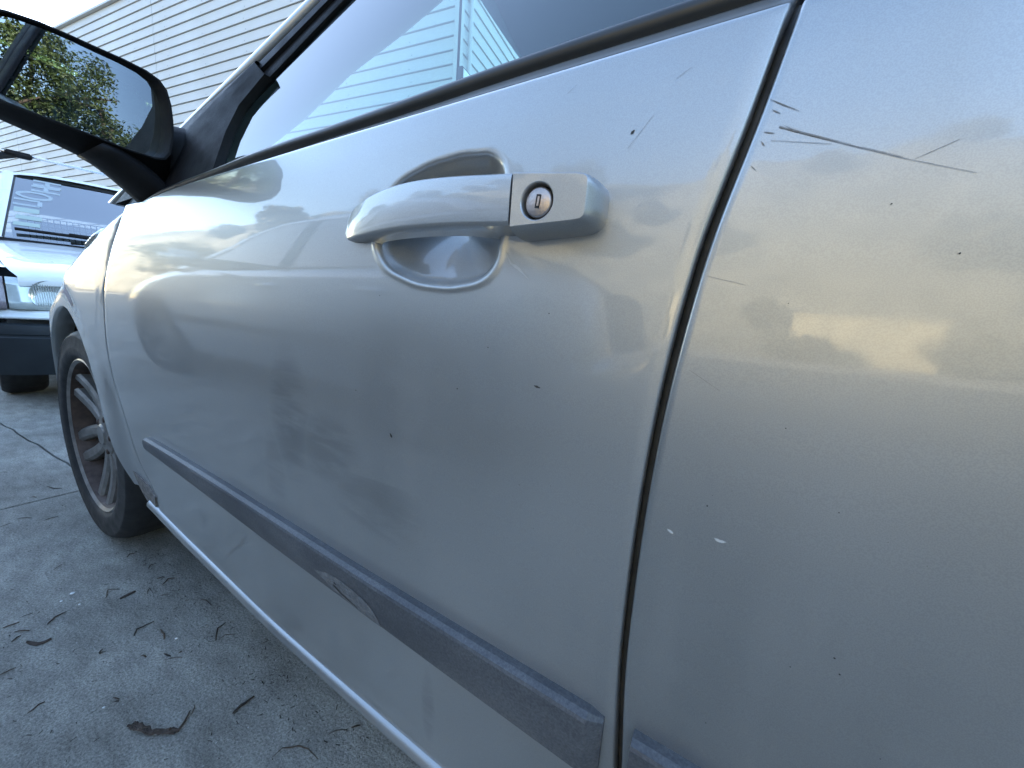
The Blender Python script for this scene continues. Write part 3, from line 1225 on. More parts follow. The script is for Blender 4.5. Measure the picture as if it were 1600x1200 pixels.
# back face
b = len(mb.v)
for r_ in rows:
    mb.v += [r_[0].copy(), r_[-1].copy()]
for k in range(n):
    mb.f.append((b+2*k, b+2*k+1, b+2*k+3, b+2*k+2))
handle = autosmooth(mb.build('door_handle', M['paint_clean'], car, True), 38)
# lock cover: rounded block with chamfered face and a round hole for the lock
hole = (1.4075, .8208)
HR = .0112
CX0, CX1 = 1.3892, 1.4462
def cover_ring(it, ir, ib, rad, y, yr=0.0):
    """outline from the upper left corner round to the lower left; the face leans back by yr at the right end"""
    def zt(x):
        return lerp(.8415, .8362, (x-CX0)/(CX1-CX0)) - it
    def zb(x):
        return lerp(.8010, .8042, (x-CX0)/(CX1-CX0)) + ib
    xr = CX1 - ir
    P = []
    for k in range(15):
        x = lerp(CX0, xr-rad, k/15)
        P.append((x, zt(x)))
    for k in range(9):
        a = radians(90 - 90*k/8)
        P.append((xr-rad+rad*cos(a), zt(xr)-rad+rad*sin(a)))
    for k in range(1, 7):
        P.append((xr - .0004*sin(pi*k/7)*0, lerp(zt(xr)-rad, zb(xr)+rad, k/7)))
    for k in range(9):
        a = radians(-90*k/8)
        P.append((xr-rad+rad*cos(a), zb(xr)+rad+rad*sin(a)))
    for k in range(14, -1, -1):
        x = lerp(CX0, xr-rad, k/15)
        P.append((x, zb(x)))
    for k in range(1, 7):
        P.append((CX0, lerp(zb(CX0), zt(CX0), k/7)))
    return [Vector((x, y + yr*(x-CX0)/(CX1-CX0), z)) for x, z in P]
face = cover_ring(.0028, .0066, .0054, .0042, -.0605, .0022)
rings = [cover_ring(0, 0, .0006, .0110, -.024), cover_ring(0, 0, .0004, .0110, -.042, .001), cover_ring(.0003, .0008, .0008, .0102, -.0490, .0015), cover_ring(.0009, .0032, .0024, .0078, -.0555, .002), cover_ring(.0020, .0056, .0044, .0050, -.0596, .0022), face]
def capy(x):
    return -.0605 + .0022*(x-CX0)/(CX1-CX0)
inner = []
for p in face:
    a = atan2(p.z-hole[1], p.x-hole[0])
    inner.append(a)
def hring(r_, dy):
    return [Vector((hole[0]+r_*cos(a), capy(hole[0]+r_*cos(a))+dy, hole[1]+r_*sin(a))) for a in inner]
mid = [f_.lerp(h_, .5) for f_, h_ in zip(face, hring(HR+.0006, 0))]
mb = MB()
mb.quadgrid(rings + [mid, hring(HR+.0006, 0), hring(HR, .0005), hring(HR-.0003, .0016), hring(HR-.0006, .012)], close=True)
lock_cover = autosmooth(mb.build('lock_cover', M['paint_clean'], handle, True), 30)
# lock cylinder: recessed disc with keyhole slot
mb = MB()
mb.lathe([(.0, .0), (.0080, .0), (.0090, .0006), (.0094, .0016), (.0094, .012)], (hole[0], capy(hole[0])+.0016, hole[1]), 'Y', 40)
lock = autosmooth(mb.build('lock_cylinder', M['lock'], handle, True), 45)
mb = MB()
mb.lathe([(.0, .0), (HR+.001, .0)], (hole[0], capy(hole[0])+.0075, hole[1]), 'Y', 24)
mb.build('lock_well', M['black'], handle)
mb = MB()
ly = capy(hole[0])+.0016
mb.box((hole[0]+.0002, ly-.0002, hole[1]+.0002), (.0030, .0008, .0082), Matrix.Rotation(radians(6), 3, 'Y'))
mb.build('keyhole', M['black'], handle)
mb = MB()
mb.box((hole[0]+.0007, ly-.0008, hole[1]+.0002), (.0013, .0006, .0056), Matrix.Rotation(radians(6), 3, 'Y'))
mb.build('keyhole_shutter', M['lock'], handle)
# dark seating gasket under the lock cover
mb = MB()
mb.prism([p - Vector((0, p.y + .0318, 0)) + Vector(((p.x-1.417)*.035, 0, (p.z-.821)*.05)) for p in cover_ring(0, 0, 0, .0085, -.0318)], (0, .006, 0))
mb.build('handle_gasket', M['black'], handle)
# tip gasket
mb = MB()
mb.prism([(1.181, -.0300, .818), (1.184, -.0300, .800), (1.222, -.0302, .7965), (1.232, -.030, .803), (1.228, -.030, .82)], (0, .010, 0))
mb.build('handle_gasket', M['black'], handle)

# ------------------------------------------------------------------ scratches and chips
def streak(pts, w, mat, par, ws_=None, off=.0004):
    """thin mark hugging the body side"""
    P = []
    for i in range(len(pts)-1):
        for k in range(6):
            t = k/6
            P.append((lerp(pts[i][0], pts[i+1][0], t), lerp(pts[i][1], pts[i+1][1], t)))
    P.append(pts[-1])
    n_ = len(P)
    rows = []
    rr = random.Random(int(pts[0][0]*1e5))
    for i, (x, z) in enumerate(P):
        a, b = P[max(0, i-1)], P[min(n_-1, i+1)]
        dx, dz = b[0]-a[0], b[1]-a[1]
        L = hypot(dx, dz) or 1
        nx, nz = -dz/L, dx/L
        t = i/(n_-1)
        q = w*(ws_(t) if ws_ else 1)*(.75+.5*rr.random())/2
        q = max(q, .00008)
        rows.append([Vector((x+nx*s*q, ysurf(x+nx*s*q, z+nz*s*q)-off, z+nz*s*q)) for s in (-1, 0, 1)])
    mb = MB()
    mb.quadgrid(rows)
    return mb.build('scratch', mat, par, fix=False)
taper = lambda t: 1.25*(1-t)**.8 + .22
hump = lambda t: .3 + .9*sin(pi*clamp(t, .02, .98))
S, D2 = M['scratch'], rear_door
LS = [(1.531, .8549), (1.5403, .8507), (1.5618, .8416), (1.5836, .8326), (1.6063, .8244)]
streak(LS, .00034, S, D2, taper)
streak([(x, z+.00045) for x, z in LS[:3]], .00028, S, D2, hump)
streak([(x+.003, z-.0013) for x, z in LS[:2]], .00030, S, D2, hump)
streak([(lerp(LS[2][0], LS[3][0], t), lerp(LS[2][1], LS[3][1], t)+.0004) for t in (.2, .5, .9)], .00020, S, D2, hump)
streak([(1.5330, .8556), (1.5372, .8530), (1.5412, .8512)], .00030, P_ if False else M['pale_scuff'], D2, hump)
streak([(1.5244, .8697), (1.5311, .8655), (1.5384, .8613)], .0004, S, D2, hump)
streak([(1.5245, .8535), (1.5295, .8520)], .0004, S, D2, hump)
streak([(1.5285, .8487), (1.5543, .8433)], .00018, S, D2, hump)
streak([(1.5858, .8325), (1.5986, .8388)], .00018, S, D2, hump)
streak([(1.5080, .7250), (1.5258, .7151)], .00018, S, D2, hump)
streak([(1.5265, .8640), (1.5305, .8615)], .0004, S, D2, hump)
streak([(1.5092, .7796), (1.529, .7751)], .00015, S, D2, hump)
streak([(1.5240, .8490), (1.5262, .8462)], .0004, S, D2, hump)
streak([(1.5215, .8370), (1.5240, .8345)], .0003, S, D2, hump)
P_ = M['pale_scuff']
streak([(1.5100, .6200), (1.5140, .6182)], .0016, P_, D2, hump)
streak([(1.5370, .6240), (1.5400, .6230), (1.5435, .6238)], .0018, P_, D2, hump)
D1 = front_door
streak([(1.4051, .6985), (1.4106, .6975)], .0012, M['chip'], D1, hump)
streak([(1.2506, .625), (1.2534, .621)], .0020, M['chip'], D1, hump)
streak([(1.4538, .8635), (1.4559, .8656)], .0012, M['chip'], D1, hump)
streak([(1.4534, .8553), (1.4661, .8725)], .00015, S, D1, hump)
streak([(1.4758, .8904), (1.4835, .895)], .00015, S, D1, hump)
streak([(1.4064, .8962), (1.4126, .9005)], .00015, S, D1, hump)
streak([(1.3719, .7943), (1.3771, .7864), (1.384, .7828), (1.3933, .7752)], .0016, P_, D1, hump)
mb = MB()
mb2 = MB()
rr = random.Random(5)
spots = [(1.3327, .6839, .0007), (1.236, .7571, .0005), (1.3137, .876, .0006), (1.4122, .7521, .0005), (1.362, .7223, .0005), (1.20, .66, .0006)]
spots2 = [(1.6077, .791, .0004), (1.604, .576, .0006), (1.6078, .5674, .0006), (1.5901, .6602, .0004), (1.5301, .6433, .0005), (1.5601, .70, .0004)]
for k in range(34):
    spots.append((rr.uniform(.6, 1.47), rr.uniform(.47, .9), rr.choice((.0002, .0003, .0004))))
for k in range(12):
    spots2.append((rr.uniform(1.52, 1.72), rr.uniform(.47, .9), rr.choice((.0002, .0003, .0004))))
def near_handle(x, z):
    return 1.17 < x < 1.47 and .76 < z < .88
for L, q in ((spots, mb), (spots2, mb2)):
    for x, z, s in L:
        if q is mb and near_handle(x, z):
            continue
        q.cap([Vector((x+s*cos(a)*rr.uniform(.6, 1.2), ysurf(x, z)-.0004, z+s*sin(a)*rr.uniform(.6, 1.2))) for a in [2*pi*i/7 for i in range(7)]])
o = mb.build('paint_chips', M['chip'], front_door, fix=False)
o['kind'] = 'stuff'
o = mb2.build('paint_chips', M['chip'], rear_door, fix=False)
o['kind'] = 'stuff'

# side repeater lamp on the fender
mb = MB()
rows = []
for i in range(7):
    row = []
    for j in range(13):
        u, v = j/12, i/6
        x = lerp(.325, .402, u)
        z = lerp(.826, .848, v) + .026*(u-.5)
        e = max(abs(2*u-1)**6, abs(2*v-1)**6)
        row.append(Vector((x, fend_y(x, min(z, ztop_f(x)-.002)) - .006*(1-e) + .001 - .0012*(j % 2)*(1-e), z)))
    rows.append(row)
mb.quadgrid(rows)
mb.build('side_repeater', M['lens_clear'], car, True)

# ------------------------------------------------------------------ door mirror
MX = .68
ring = [(-.2120, 1.000), (-.2090, 1.030), (-.1960, 1.052), (-.1760, 1.066), (-.1500, 1.0745), (-.1231, 1.0785), (-.0960, 1.0790), (-.0709, 1.0785), (-.0420, 1.0785), (-.0160, 1.0764), (-.0010, 1.071), (.0077, 1.0600), (.0118, 1.040), (.0128, 1.0169), (.0115, .990), (.0060, .9640), (-.0010, .953), (-.0138, .9490), (-.0450, .9500), (-.0813, .9545), (-.1100, .9580), (-.1341, .9605), (-.1646, .9640), (-.1900, .972), (-.2060, .984)]
cy = sum(p[0] for p in ring)/len(ring)
cz = sum(p[1] for p in ring)/len(ring)
def scaled(s, x, dy=0, dz=0):
    return [Vector((x, cy + (y-cy)*s + dy, cz + (z-cz)*s + dz)) for y, z in ring]
mb = MB()
mrows = [scaled(.885, MX-.045), scaled(.905, MX-.020), scaled(.925, MX-.004), scaled(.955, MX+.002), scaled(.985, MX+.002), scaled(1.0, MX-.006), scaled(1.03, MX-.03, 0, -.002), scaled(1.02, MX-.055, 0, -.004), scaled(.90, MX-.085, .004, -.006), scaled(.68, MX-.105, .008, -.006), scaled(.35, MX-.114, .010, -.006), scaled(.02, MX-.116, .010, -.006)]
# deeper chin towards the arm
for k in (6, 7, 8, 9):
    for p in mrows[k]:
        if p.z < cz:
            t = sstep(-.20, .02, p.y)
            p.z -= .030*t*(1 if k < 8 else .6)
mb.quadgrid([r_ + [r_[0]] for r_ in mrows])
mirror = autosmooth(mb.build('side_mirror', M['trim'], car, True), 50)
# convex mirror glass, tilted towards the driver
tilt_in, tilt_dn = radians(4.6), radians(7.5)
n_m = Vector((cos(tilt_in), sin(tilt_in), -sin(tilt_dn))).normalized()
pr = []
for k in range(13):
    s = .905*(k/12)
    row = []
    for y, z in ring:
        yy, zz = cy + (y-cy)*s, cz + (z-cz)*s
        x = MX - .013 - ((yy-cy)*n_m.y + (zz-cz)*n_m.z)/n_m.x - ((yy-cy)**2+(zz-cz)**2)/(2*2.4)
        row.append(Vector((x, yy, zz)))
    pr.append(row)
mb = MB()
mb.quadgrid([r_ + [r_[0]] for r_ in pr])
o = mb.build('mirror_glass', M['mirror'], mirror, True)
# arm and foot, rising from the window corner
mb = MB()
armrows = []
for t, c_, hy, hz, xo in ((0, (.615, -.030, .985), .030, .045, .040), (.3, (.612, .000, .978), .022, .050, .040), (.6, (.615, .022, .972), .018, .056, .046), (1, (.62, .046, .968), .014, .062, .06)):
    row = []
    for k in range(16):
        a = 2*pi*k/16
        row.append(Vector((c_[0] + xo*cos(a), c_[1] + .004*sin(a), c_[2] + hz*sin(a))))
    armrows.append(row)
mb.quadgrid(armrows, close=True)
mb.cap(armrows[0])
mb.build('mirror_arm', M['trim'], mirror, True)
# foot: triangular sail panel between pillar and glass with the arm's root
mb = MB()
outer = [(.44, .902), (.50, .950), (.60, 1.032), (.720, 1.086), (.795, 1.118)]
inner = [(.80, .912), (.790, .955), (.780, 1.00), (.784, 1.045), (.826, 1.090)]
rows = []
for k in range(5):
    a, b = W3(*outer[k], -.014), W3(*inner[k], -.006)
    rows.append([a + Vector((0, .016, 0)), a, a.lerp(b, .3) + Vector((0, -.006, 0)), a.lerp(b, .6) + Vector((0, -.004, 0)), b, b + Vector((0, .014, 0))])
mb.quadgrid(rows)
autosmooth(mb.build('mirror_sail', M['trim'], mirror, True), 50)
# skirt under the mirror reaching down to the body
mb = MB()
rows = []
for t in [k/10 for k in range(11)]:
    # from the underside of the head to the door corner
    c_ = Vector((lerp(.64, .605, t), lerp(-.080, .010, t**.8), lerp(.946, .898, t**1.3)))
    hw = lerp(.045, .062, t)
    hh = lerp(.012, .030, sin(pi*t*.6))
    rows.append([c_ + Vector((hw*cos(a), 0.012*sin(a)*(1-t), hh*sin(a))) for a in [2*pi*k/16 for k in range(16)]])
mb.quadgrid(rows, close=True)
mb.cap(rows[0])
mb.cap(rows[-1])
mb.build('mirror_skirt', M['trim'], mirror, True)

# ------------------------------------------------------------------ wheels
def wheel(par, c, rim_mat, tyre_mat, R=.312, rr=.213, width=.205, sgn=-1, spokes=5, name='wheel', simple=False):
    w = empty(name, c)
    w.parent = par
    s = sgn                                        # outward direction along y
    mb = MB()
    prof = [(rr-.012, -s*width*.8), (rr+.004, -s*.165), (R-.03, -s*.188), (R-.006, -s*.165), (R, -s*.12), (R, -s*.055), (R-.004, -s*.026), (R-.014, -s*.008), (R-.022, s*.000), (R-.026, s*.0015), (R-.030, s*.000), (R-.055, s*.0045), (rr+.018, s*.002), (rr+.012, -s*.001), (rr+.006, -s*.006), (rr, -s*.012)]
    mb.lathe([(a, b*1.0) for a, b in prof], (0, 0, 0), 'Y', 72 if not simple else 40)
    t = autosmooth(mb.build('tyre', tyre_mat, w, True), 60)
    mb = MB()
    prof = [(rr+.004, -s*.014), (rr+.005, -s*.006), (rr+.001, -s*.004), (rr-.006, -s*.010), (rr-.014, -s*.030), (rr-.020, -s*.06), (rr-.03, -s*.16)]
    mb.lathe(prof[:4], (0, 0, 0), 'Y', 64 if not simple else 36)
    bb = MB()
    bb.lathe(prof[3:], (0, 0, 0), 'Y', 64 if not simple else 36)
    bb.build('rim_barrel', M['brake'] if not simple else tyre_mat, w, True)
    # hub
    mb.lathe([(.0, -s*.024), (.028, -s*.024), (.033, -s*.028), (.060, -s*.034), (.066, -s*.045), (.066, -s*.08)], (0, 0, 0), 'Y', 30)
    for k in range(spokes):
        a0 = 2*pi*k/spokes + .35
        for side in (-1, 1):
            rows = []
            for q in range(9):
                t_ = q/8
                r_ = lerp(.045, rr-.004, t_)
                aa = a0 + side*lerp(.26, .16, t_) + side*.02*sin(pi*t_) + .05*t_
                wd = lerp(.019, .0185, t_)
                yo = -s*lerp(.036, .016, t_**1.3) - s*.006*sin(pi*t_)
                er = Vector((cos(aa), 0, sin(aa)))
                et = Vector((-sin(aa), 0, cos(aa)))
                p = er*r_
                rows.append([p + et*(-wd) + Vector((0, yo-s*.03, 0)), p + et*(-wd) + Vector((0, yo-s*.006, 0)), p + et*(-wd*.55) + Vector((0, yo, 0)), p + et*(wd*.55) + Vector((0, yo, 0)), p + et*wd + Vector((0, yo-s*.006, 0)), p + et*wd + Vector((0, yo-s*.03, 0))])
            mb.quadgrid(rows)
    rim = autosmooth(mb.build('rim', rim_mat, w, True), 24)
    for k in range(5 if not simple else 0):
        a = 2*pi*k/5
        mb = MB()
        mb.lathe([(0, s*.004), (.008, s*.003), (.009, 0), (.009, -s*.02)], (cos(a)*.05, -s*.032, sin(a)*.05), 'Y', 8)
        mb.build('wheel_nut', M['brake'], w, True)
    mb = MB()
    mb.lathe([(0, -s*.10), (.15, -s*.10), (.15, -s*.115)], (0, 0, 0), 'Y', 30)
    mb.build('brake_disc', M['brake'], w, True)
    return w
wheel(car, (-.012, .0, HUBZ), M['rim'], M['tyre'], rr=.219, spokes=6)
wheel(car, (WHX2, .004, HUBZ), M['rim'], M['tyre'])
wheel(car, (0, 2*CYC-.004, HUBZ), M['rim'], M['tyre'], sgn=1)
wheel(car, (WHX2, 2*CYC-.004, HUBZ), M['rim'], M['tyre'], sgn=1)
# arch liners
for hx in (0, WHX2):
    mb = MB()
    rows = []
    for k in range(31):
        a = radians(lerp(4, 178, k/30))
        rows.append([Vector((hx+.366*cos(a), ysurf(hx+.372*cos(a), HUBZ+.372*sin(a))+.016, HUBZ+.366*sin(a))), Vector((hx+.385*cos(a), .04, HUBZ+.385*sin(a))), Vector((hx+.385*cos(a), .42, HUBZ+.385*sin(a))), Vector((hx, .44, HUBZ))])
    mb.quadgrid(rows)
    mb.build('arch_liner', M['black'], car, True)

# ------------------------------------------------------------------ white estate car, nose to nose
van = empty('white_estate_car', (-1.6, .83, 0))
van.rotation_euler.z = radians(-5.5)
tag(van, 'old white estate car with dark bumper facing the silver car', 'car')
VO = Vector((-1.6, .95, 0))
# side profile: (distance behind nose, z): outline of the upper body
def VP(d, y, z):
    return Vector((-d, y - .95, z))
def van_half(d):
    return interp([(0, .72), (.08, .78), (.3, .81), (1.2, .825), (3.4, .825), (4.1, .80), (4.3, .74)], d)
# bonnet
rows = []
for i in range(17):
    u = i/16
    row = []
    for j in range(25):
        s = lerp(-1, 1, j/24)
        d = lerp(.06, 1.02, u) - .05*(1-s*s)*(1-u)
        hw = van_half(d) - .075
        z = lerp(.760, .965, u**.8) + .022*(1-s**4) - .016*(1-u)**6
        row.append(VP(d, .95+s*hw, z))
    rows.append(row)
mb = MB()
mb.quadgrid([[p - Vector((-.004, 0, .05)) for p in rows[0]], [p - Vector((-.008, 0, .012)) for p in rows[0]]] + rows)
mb.build('bonnet', M['white_paint'], van, True)
# wings (two) from nose to the windscreen pillar
for sg in (-1, 1):
    rows = []
    for i in range(33):
        d = lerp(.13, 1.5, i/32)
        hw = van_half(d)
        zt = interp([(0, .755), (.08, .772), (1.02, .962), (1.5, .985)], d)
        row = [VP(d, .95+sg*(hw-.071), zt+.004), VP(d, .95+sg*(hw-.05), zt+.004), VP(d, .95+sg*(hw-.02), zt-.008), VP(d, .95+sg*(hw-.004), zt-.035)]
        for q in range(7):
            z = lerp(zt-.08, .30, q/6)
            r_ = hypot(d-.78, z-.30)
            row.append(VP(d, .95+sg*(hw + (0 if r_ > .36 else -.18)), z))
        rows.append(row)
    mb = MB()
    mb.quadgrid(rows)
    mb.build('front_wing', M['white_paint'], van, True)
    # body side behind
    rows = []
    for i in range(9):
        d = lerp(1.5, 4.2, i/8)
        hw = van_half(d)
        rows.append([VP(d, .95+sg*(hw-.05), .99), VP(d, .95+sg*(hw-.01), .94), VP(d, .95+sg*hw, .70), VP(d, .95+sg*hw, .45), VP(d, .95+sg*(hw-.05), .26)])
    mb = MB()
    mb.quadgrid(rows)
    mb.build('body_side', M['white_paint'], van, True)
# grille panel and lamps
mb = MB()
mb.box(VP(.10, .95, .63), (.05, 1.30, .20))
mb.build('grille_panel', M['bumper'], van)
for sg in (-1, 1):
    def lampbox(name, ya, yb, mat, refl):
        mb = MB()
        rows = []
        for i in range(5):
            z = lerp(.575, .738, i/4)
            rows.append([VP(.035 + .035*(i/4) + .012*abs(2*j/8-1)**6 + (.05*max(0, (abs(lerp(ya, yb, j/8))-.70)/.1)), .95+sg*lerp(ya, yb, j/8), z) for j in range(9)])
        mb.quadgrid(rows)
        mb.quadgrid([rows[0], [p + Vector((-.08, 0, 0)) for p in rows[0]]])
        mb.quadgrid([rows[-1], [p + Vector((-.08, 0, 0)) for p in rows[-1]]])
        return mb.build(name, mat, van, True)
    hl_ = lampbox('headlight', .445, .735, M['lamp_lens'], True)
    # round reflector seen through the lens and the fine ribs on it
    mb = MB()
    mb.lathe([(.078, .0), (.070, -.006), (.045, -.014), (.0, -.018)], VP(.040, .95+sg*.59, .655), 'X', 28)
    mb.build('lamp_reflector', M['reflector'], hl_, True)
    for q in range(12):
        mb = MB()
        yy = .95 + sg*(.55 + q*.0085)
        mb.tube([VP(.030, yy, .60), VP(.044, yy+sg*.006, .71)], .0018, 4)
        mb.build('lens_rib', M['reflector'], hl_)
    lampbox('indicator', .742, .812, M['amber'], False)
    # painted frame under the lamps
mb = MB()
rows = []
for j in range(31):
    s = lerp(-1, 1, j/30)
    d0 = .02 + .10*abs(s)**8
    y = .95 + s*.80
    rows.append([VP(d0+.05, y, .572), VP(d0+.006, y, .570), VP(d0, y, .556), VP(d0, y, .545), VP(d0-.012, y, .541), VP(d0-.014, y, .527), VP(d0+.02, y, .520), VP(d0+.07, y, .519)])
mb.quadgrid(rows)
mb.build('lower_panel', M['white_paint'], van, True)
mb = MB()
rows = []
for j in range(31):
    s = lerp(-1, 1, j/30)
    d0 = -.03 + .16*abs(s)**7
    y = .95 + s*.84
    rows.append([VP(d0+.10, y, .500), VP(d0+.03, y, .500), VP(d0+.004, y, .492), VP(d0, y, .470), VP(d0, y, .445), VP(d0+.006, y, .440), VP(d0+.006, y, .432), VP(d0, y, .426), VP(d0+.006, y, .30), VP(d0+.03, y, .225), VP(d0+.16, y, .205)])
mb.quadgrid(rows)
autosmooth(mb.build('front_bumper', M['bumper'], van, True), 30)
# shadow gap behind the bumper, painted as black boxes that also fill the engine bay
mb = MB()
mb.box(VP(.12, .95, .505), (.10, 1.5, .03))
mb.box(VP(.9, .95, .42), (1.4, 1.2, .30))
mb.build('engine_bay_shade', M['black'], van)
# greenhouse
def vws(u, s, off=0.0):
    # u 0 base .. 1 header ; s -1..1
    d = lerp(1.00, 1.50, u) - .07*(1-s*s)
    hw = lerp(.700, .585, u)
    z = lerp(.985, 1.475, u)
    return VP(d - off, .95 + s*hw, z + off*.8)
rows = [[vws(i/16, lerp(-1, 1, j/16)) for j in range(17)] for i in range(17)]
mb = MB()
mb.quadgrid(rows)
vw = mb.build('windscreen', M['van_glass'], van, True)
def band(name, pts, r, mat, par, n=8, flat=1):
    mb = MB()
    mb.tube(pts, r, n, True, flat)
    return mb.build(name, mat, par, True)
for sg in (-1, 1):
    rows = []
    for i in range(13):
        u = i/12
        p = vws(u, sg*1.0)
        rows.append([p + Vector((.004, -sg*.004, 0)), p + Vector((.010, sg*.012, .004)), p + Vector((.002, sg*.040, .004)), p + Vector((-.03, sg*.058, -.002))])
    mb = MB()
    mb.quadgrid(rows)
    mb.build('windscreen_pillar', M['white_paint'], van, True)
    rows = [[vws(i/12, sg*.985, .002), vws(i/12, sg*1.0, .004)] for i in range(13)]
    mb = MB()
    mb.quadgrid(rows)
    mb.build('windscreen_rubber', M['seal'], van)
    # side windows and their posts
    mb = MB()
    hw0, hw1 = .775, .645
    mb.quadgrid([[VP(1.12, .95+sg*hw0, .99), VP(4.05, .95+sg*hw0, .99)], [VP(1.56, .95+sg*hw1, 1.44), VP(3.95, .95+sg*hw1, 1.44)]])
    mb.build('side_window', M['dark_glass'], van)
    for d in (2.05, 3.0, 3.98):
        mb = MB()
        mb.box(VP(d, .95+sg*.712, 1.21), (.07, .02, .50), Matrix.Rotation(radians(sg*16), 3, 'X'))
        mb.build('window_post', M['white_paint'], van)
rows = []
for i in range(21):
    u = i/20
    d = lerp(1.485, 4.15, u)
    rows.append([VP(d - .07*(1-s*s)*(1-u)**2, .95+s*(.645), 1.475 + .03*(1-s**4) + .03*sin(pi*u) - .02*abs(s)**9) for s in [lerp(-1, 1, j/16) for j in range(17)]])
mb = MB()
mb.quadgrid([[p - Vector((-.006, 0, .018)) for p in rows[0]]] + rows)
mb.build('roof', M['white_paint'], van, True)
rows = [[vws(.955, lerp(-1, 1, j/16), .003) for j in range(17)], [vws(1.0, lerp(-1, 1, j/16), .004) for j in range(17)]]
mb = MB()
mb.quadgrid(rows)
mb.build('header_rubber', M['seal'], van)
mb = MB()
mb.box(VP(4.22, .95, .75), (.16, 1.5, .95), None, .05)
mb.build('tailgate', M['white_paint'], van)
# scuttle and wiper
mb = MB()
mb.quadgrid([[VP(.96-.07*(1-s*s), .95+s*.72, .955) for s in [lerp(-1, 1, j/12) for j in range(13)]], [VP(1.03-.07*(1-s*s), .95+s*.71, .992) for s in [lerp(-1, 1, j/12) for j in range(13)]]])
mb.build('scuttle', M['trim'], van)
mb = MB()
A_, B_ = vws(.10, -.93, .020), vws(.045, .15, .020)
mb.tube([A_, A_.lerp(B_, .5)+Vector((.006, 0, .012)), B_], .011, 6)
mb.tube([A_.lerp(B_, .38)+Vector((.010, 0, .012)), vws(-.01, .40, .03)], [.015, .012], 6)
mb.box(A_.lerp(B_, .38)+Vector((.010, 0, .014)), (.03, .10, .022))
mb.build('wiper', M['trim'], van, True)
# lettering down the passenger edge of the windscreen: blocky white strokes, and pale stickers below
def stroke(name, u0, s0, u1, s1, w, mat):
    a, b = vws(u0, s0, .004), vws(u1, s1, .004)
    mb = MB()
    mb.tube([a, b], w, 4, True, .15)
    return mb.build(name, mat, vw)
def ribbon(mb, P, w):
    """flat stroke lying on the windscreen; P: (u, s) points"""
    Q = [vws(u, s, .0012) for u, s in P]
    nrm = (vws(.6, 0) - vws(.5, 0)).cross(vws(.5, .1) - vws(.5, 0)).normalized()
    rows = []
    for i, p in enumerate(Q):
        t = (Q[min(i+1, len(Q)-1)] - Q[max(0, i-1)]).normalized()
        b = t.cross(nrm)
        rows.append([p - b*w, p + b*w])
    mb.quadgrid(rows)
def letter_box(u, s, du, ds, kind):
    """one letter turned on its side"""
    lw = .011
    L = {'H': [((-1, -1), (-1, 1)), ((1, -1), (1, 1)), ((-1, 0), (1, 0))],
         'U': [((-1, -1), (-1, 1)), ((1, -1), (1, 1)), ((-1, 1), (1, 1))]}
    mb = MB()
    if kind == 'O':
        ribbon(mb, [(u + du*sin(2*pi*k/20), s + ds*cos(2*pi*k/20)) for k in range(21)], lw)
    else:
        for q, (a, b) in enumerate(L[kind]):
            ribbon(mb, [(u+du*a[0], s+ds*a[1]), (u+du*b[0], s+ds*b[1])], lw)
            for v in mb.v[-4:]:
                v.x += .0003*q
    return mb.build('letter', M['lettering'], vw, fix=False)
letter_box(.895, -.74, .035, .11, 'H')
letter_box(.800, -.75, .035, .11, 'H')
letter_box(.675, -.83, .050, .12, 'O')
letter_box(.550, -.88, .040, .09, 'U')
for u, du, s in ((.43, .035, -.88), (.32, .030, -.86), (.22, .028, -.87)):
    mb = MB()
    mb.quadgrid([[vws(u-du, s-.08, .0015), vws(u-du, s+.09, .0015)], [vws(u+du, s-.08, .0015), vws(u+du, s+.09, .0015)]])
    mb.build('sticker', M['sticker'], vw)
# cargo guard mesh and pale seat seen through the windscreen
mb = MB()
for k in range(36):
    y = lerp(.40, 1.55, k/35)
    mb.tube([VP(1.55, y, .95), VP(1.62, y, 1.20)], .003, 4)
for k in range(8):
    z = lerp(.97, 1.20, k/7)
    d = lerp(1.55, 1.62, k/7)
    mb.tube([VP(d, .40, z), VP(d, 1.55, z)], .003, 4)
o = mb.build('cargo_guard', M['black'], van)
o['kind'] = 'stuff'
mb = MB()
mb.box(VP(1.78, .95, 1.05), (.10, 1.25, .28), None, .04)
mb.build('seat', M['pillar_trim'], van, True)
mb = MB()
mb.box(VP(2.8, .95, .62), (2.2, 1.45, .7))
mb.build('cabin_floor', M['interior'], van)
mb = MB()
mb.quadgrid([[VP(1.5, .3, 1.465), VP(4.1, .3, 1.465)], [VP(1.5, 1.6, 1.465), VP(4.1, 1.6, 1.465)]])
mb.build('headliner', M['pillar_trim'], van)
# roof rack: two bars on clamp feet
for d, nm in ((1.75, 0), (2.9, 1)):
    rk = MB()
    rk.tube([VP(d, .95-.80, 1.655), VP(d, .95+.80, 1.655)], .010, 8)
    bar = rk.build('roof_bar', M['chrome'], van, True)
    for sg in (-1, 1):
        mb = MB()
        mb.tube([VP(d, .95+sg*.69, 1.47), VP(d, .95+sg*.70, 1.52), VP(d, .95+sg*.66, 1.60), VP(d, .95+sg*.56, 1.645)], [.020, .022, .026, .022], 8)
        mb.box(VP(d, .95+sg*.54, 1.65), (.055, .13, .042), None, .008)
        mb.box(VP(d, .95+sg*.715, 1.485), (.06, .07, .03), None, .006)
        mb.build('rack_foot', M['trim'], bar, True)
for d, yy in ((.78, .95-.80), (.78, .95+.80), (3.35, .95-.80), (3.35, .95+.80)):
    wheel(van, VP(d, yy, .30), M['rim'], M['tyre'], R=.300, rr=.175, sgn=-1 if yy < .95 else 1, simple=True)

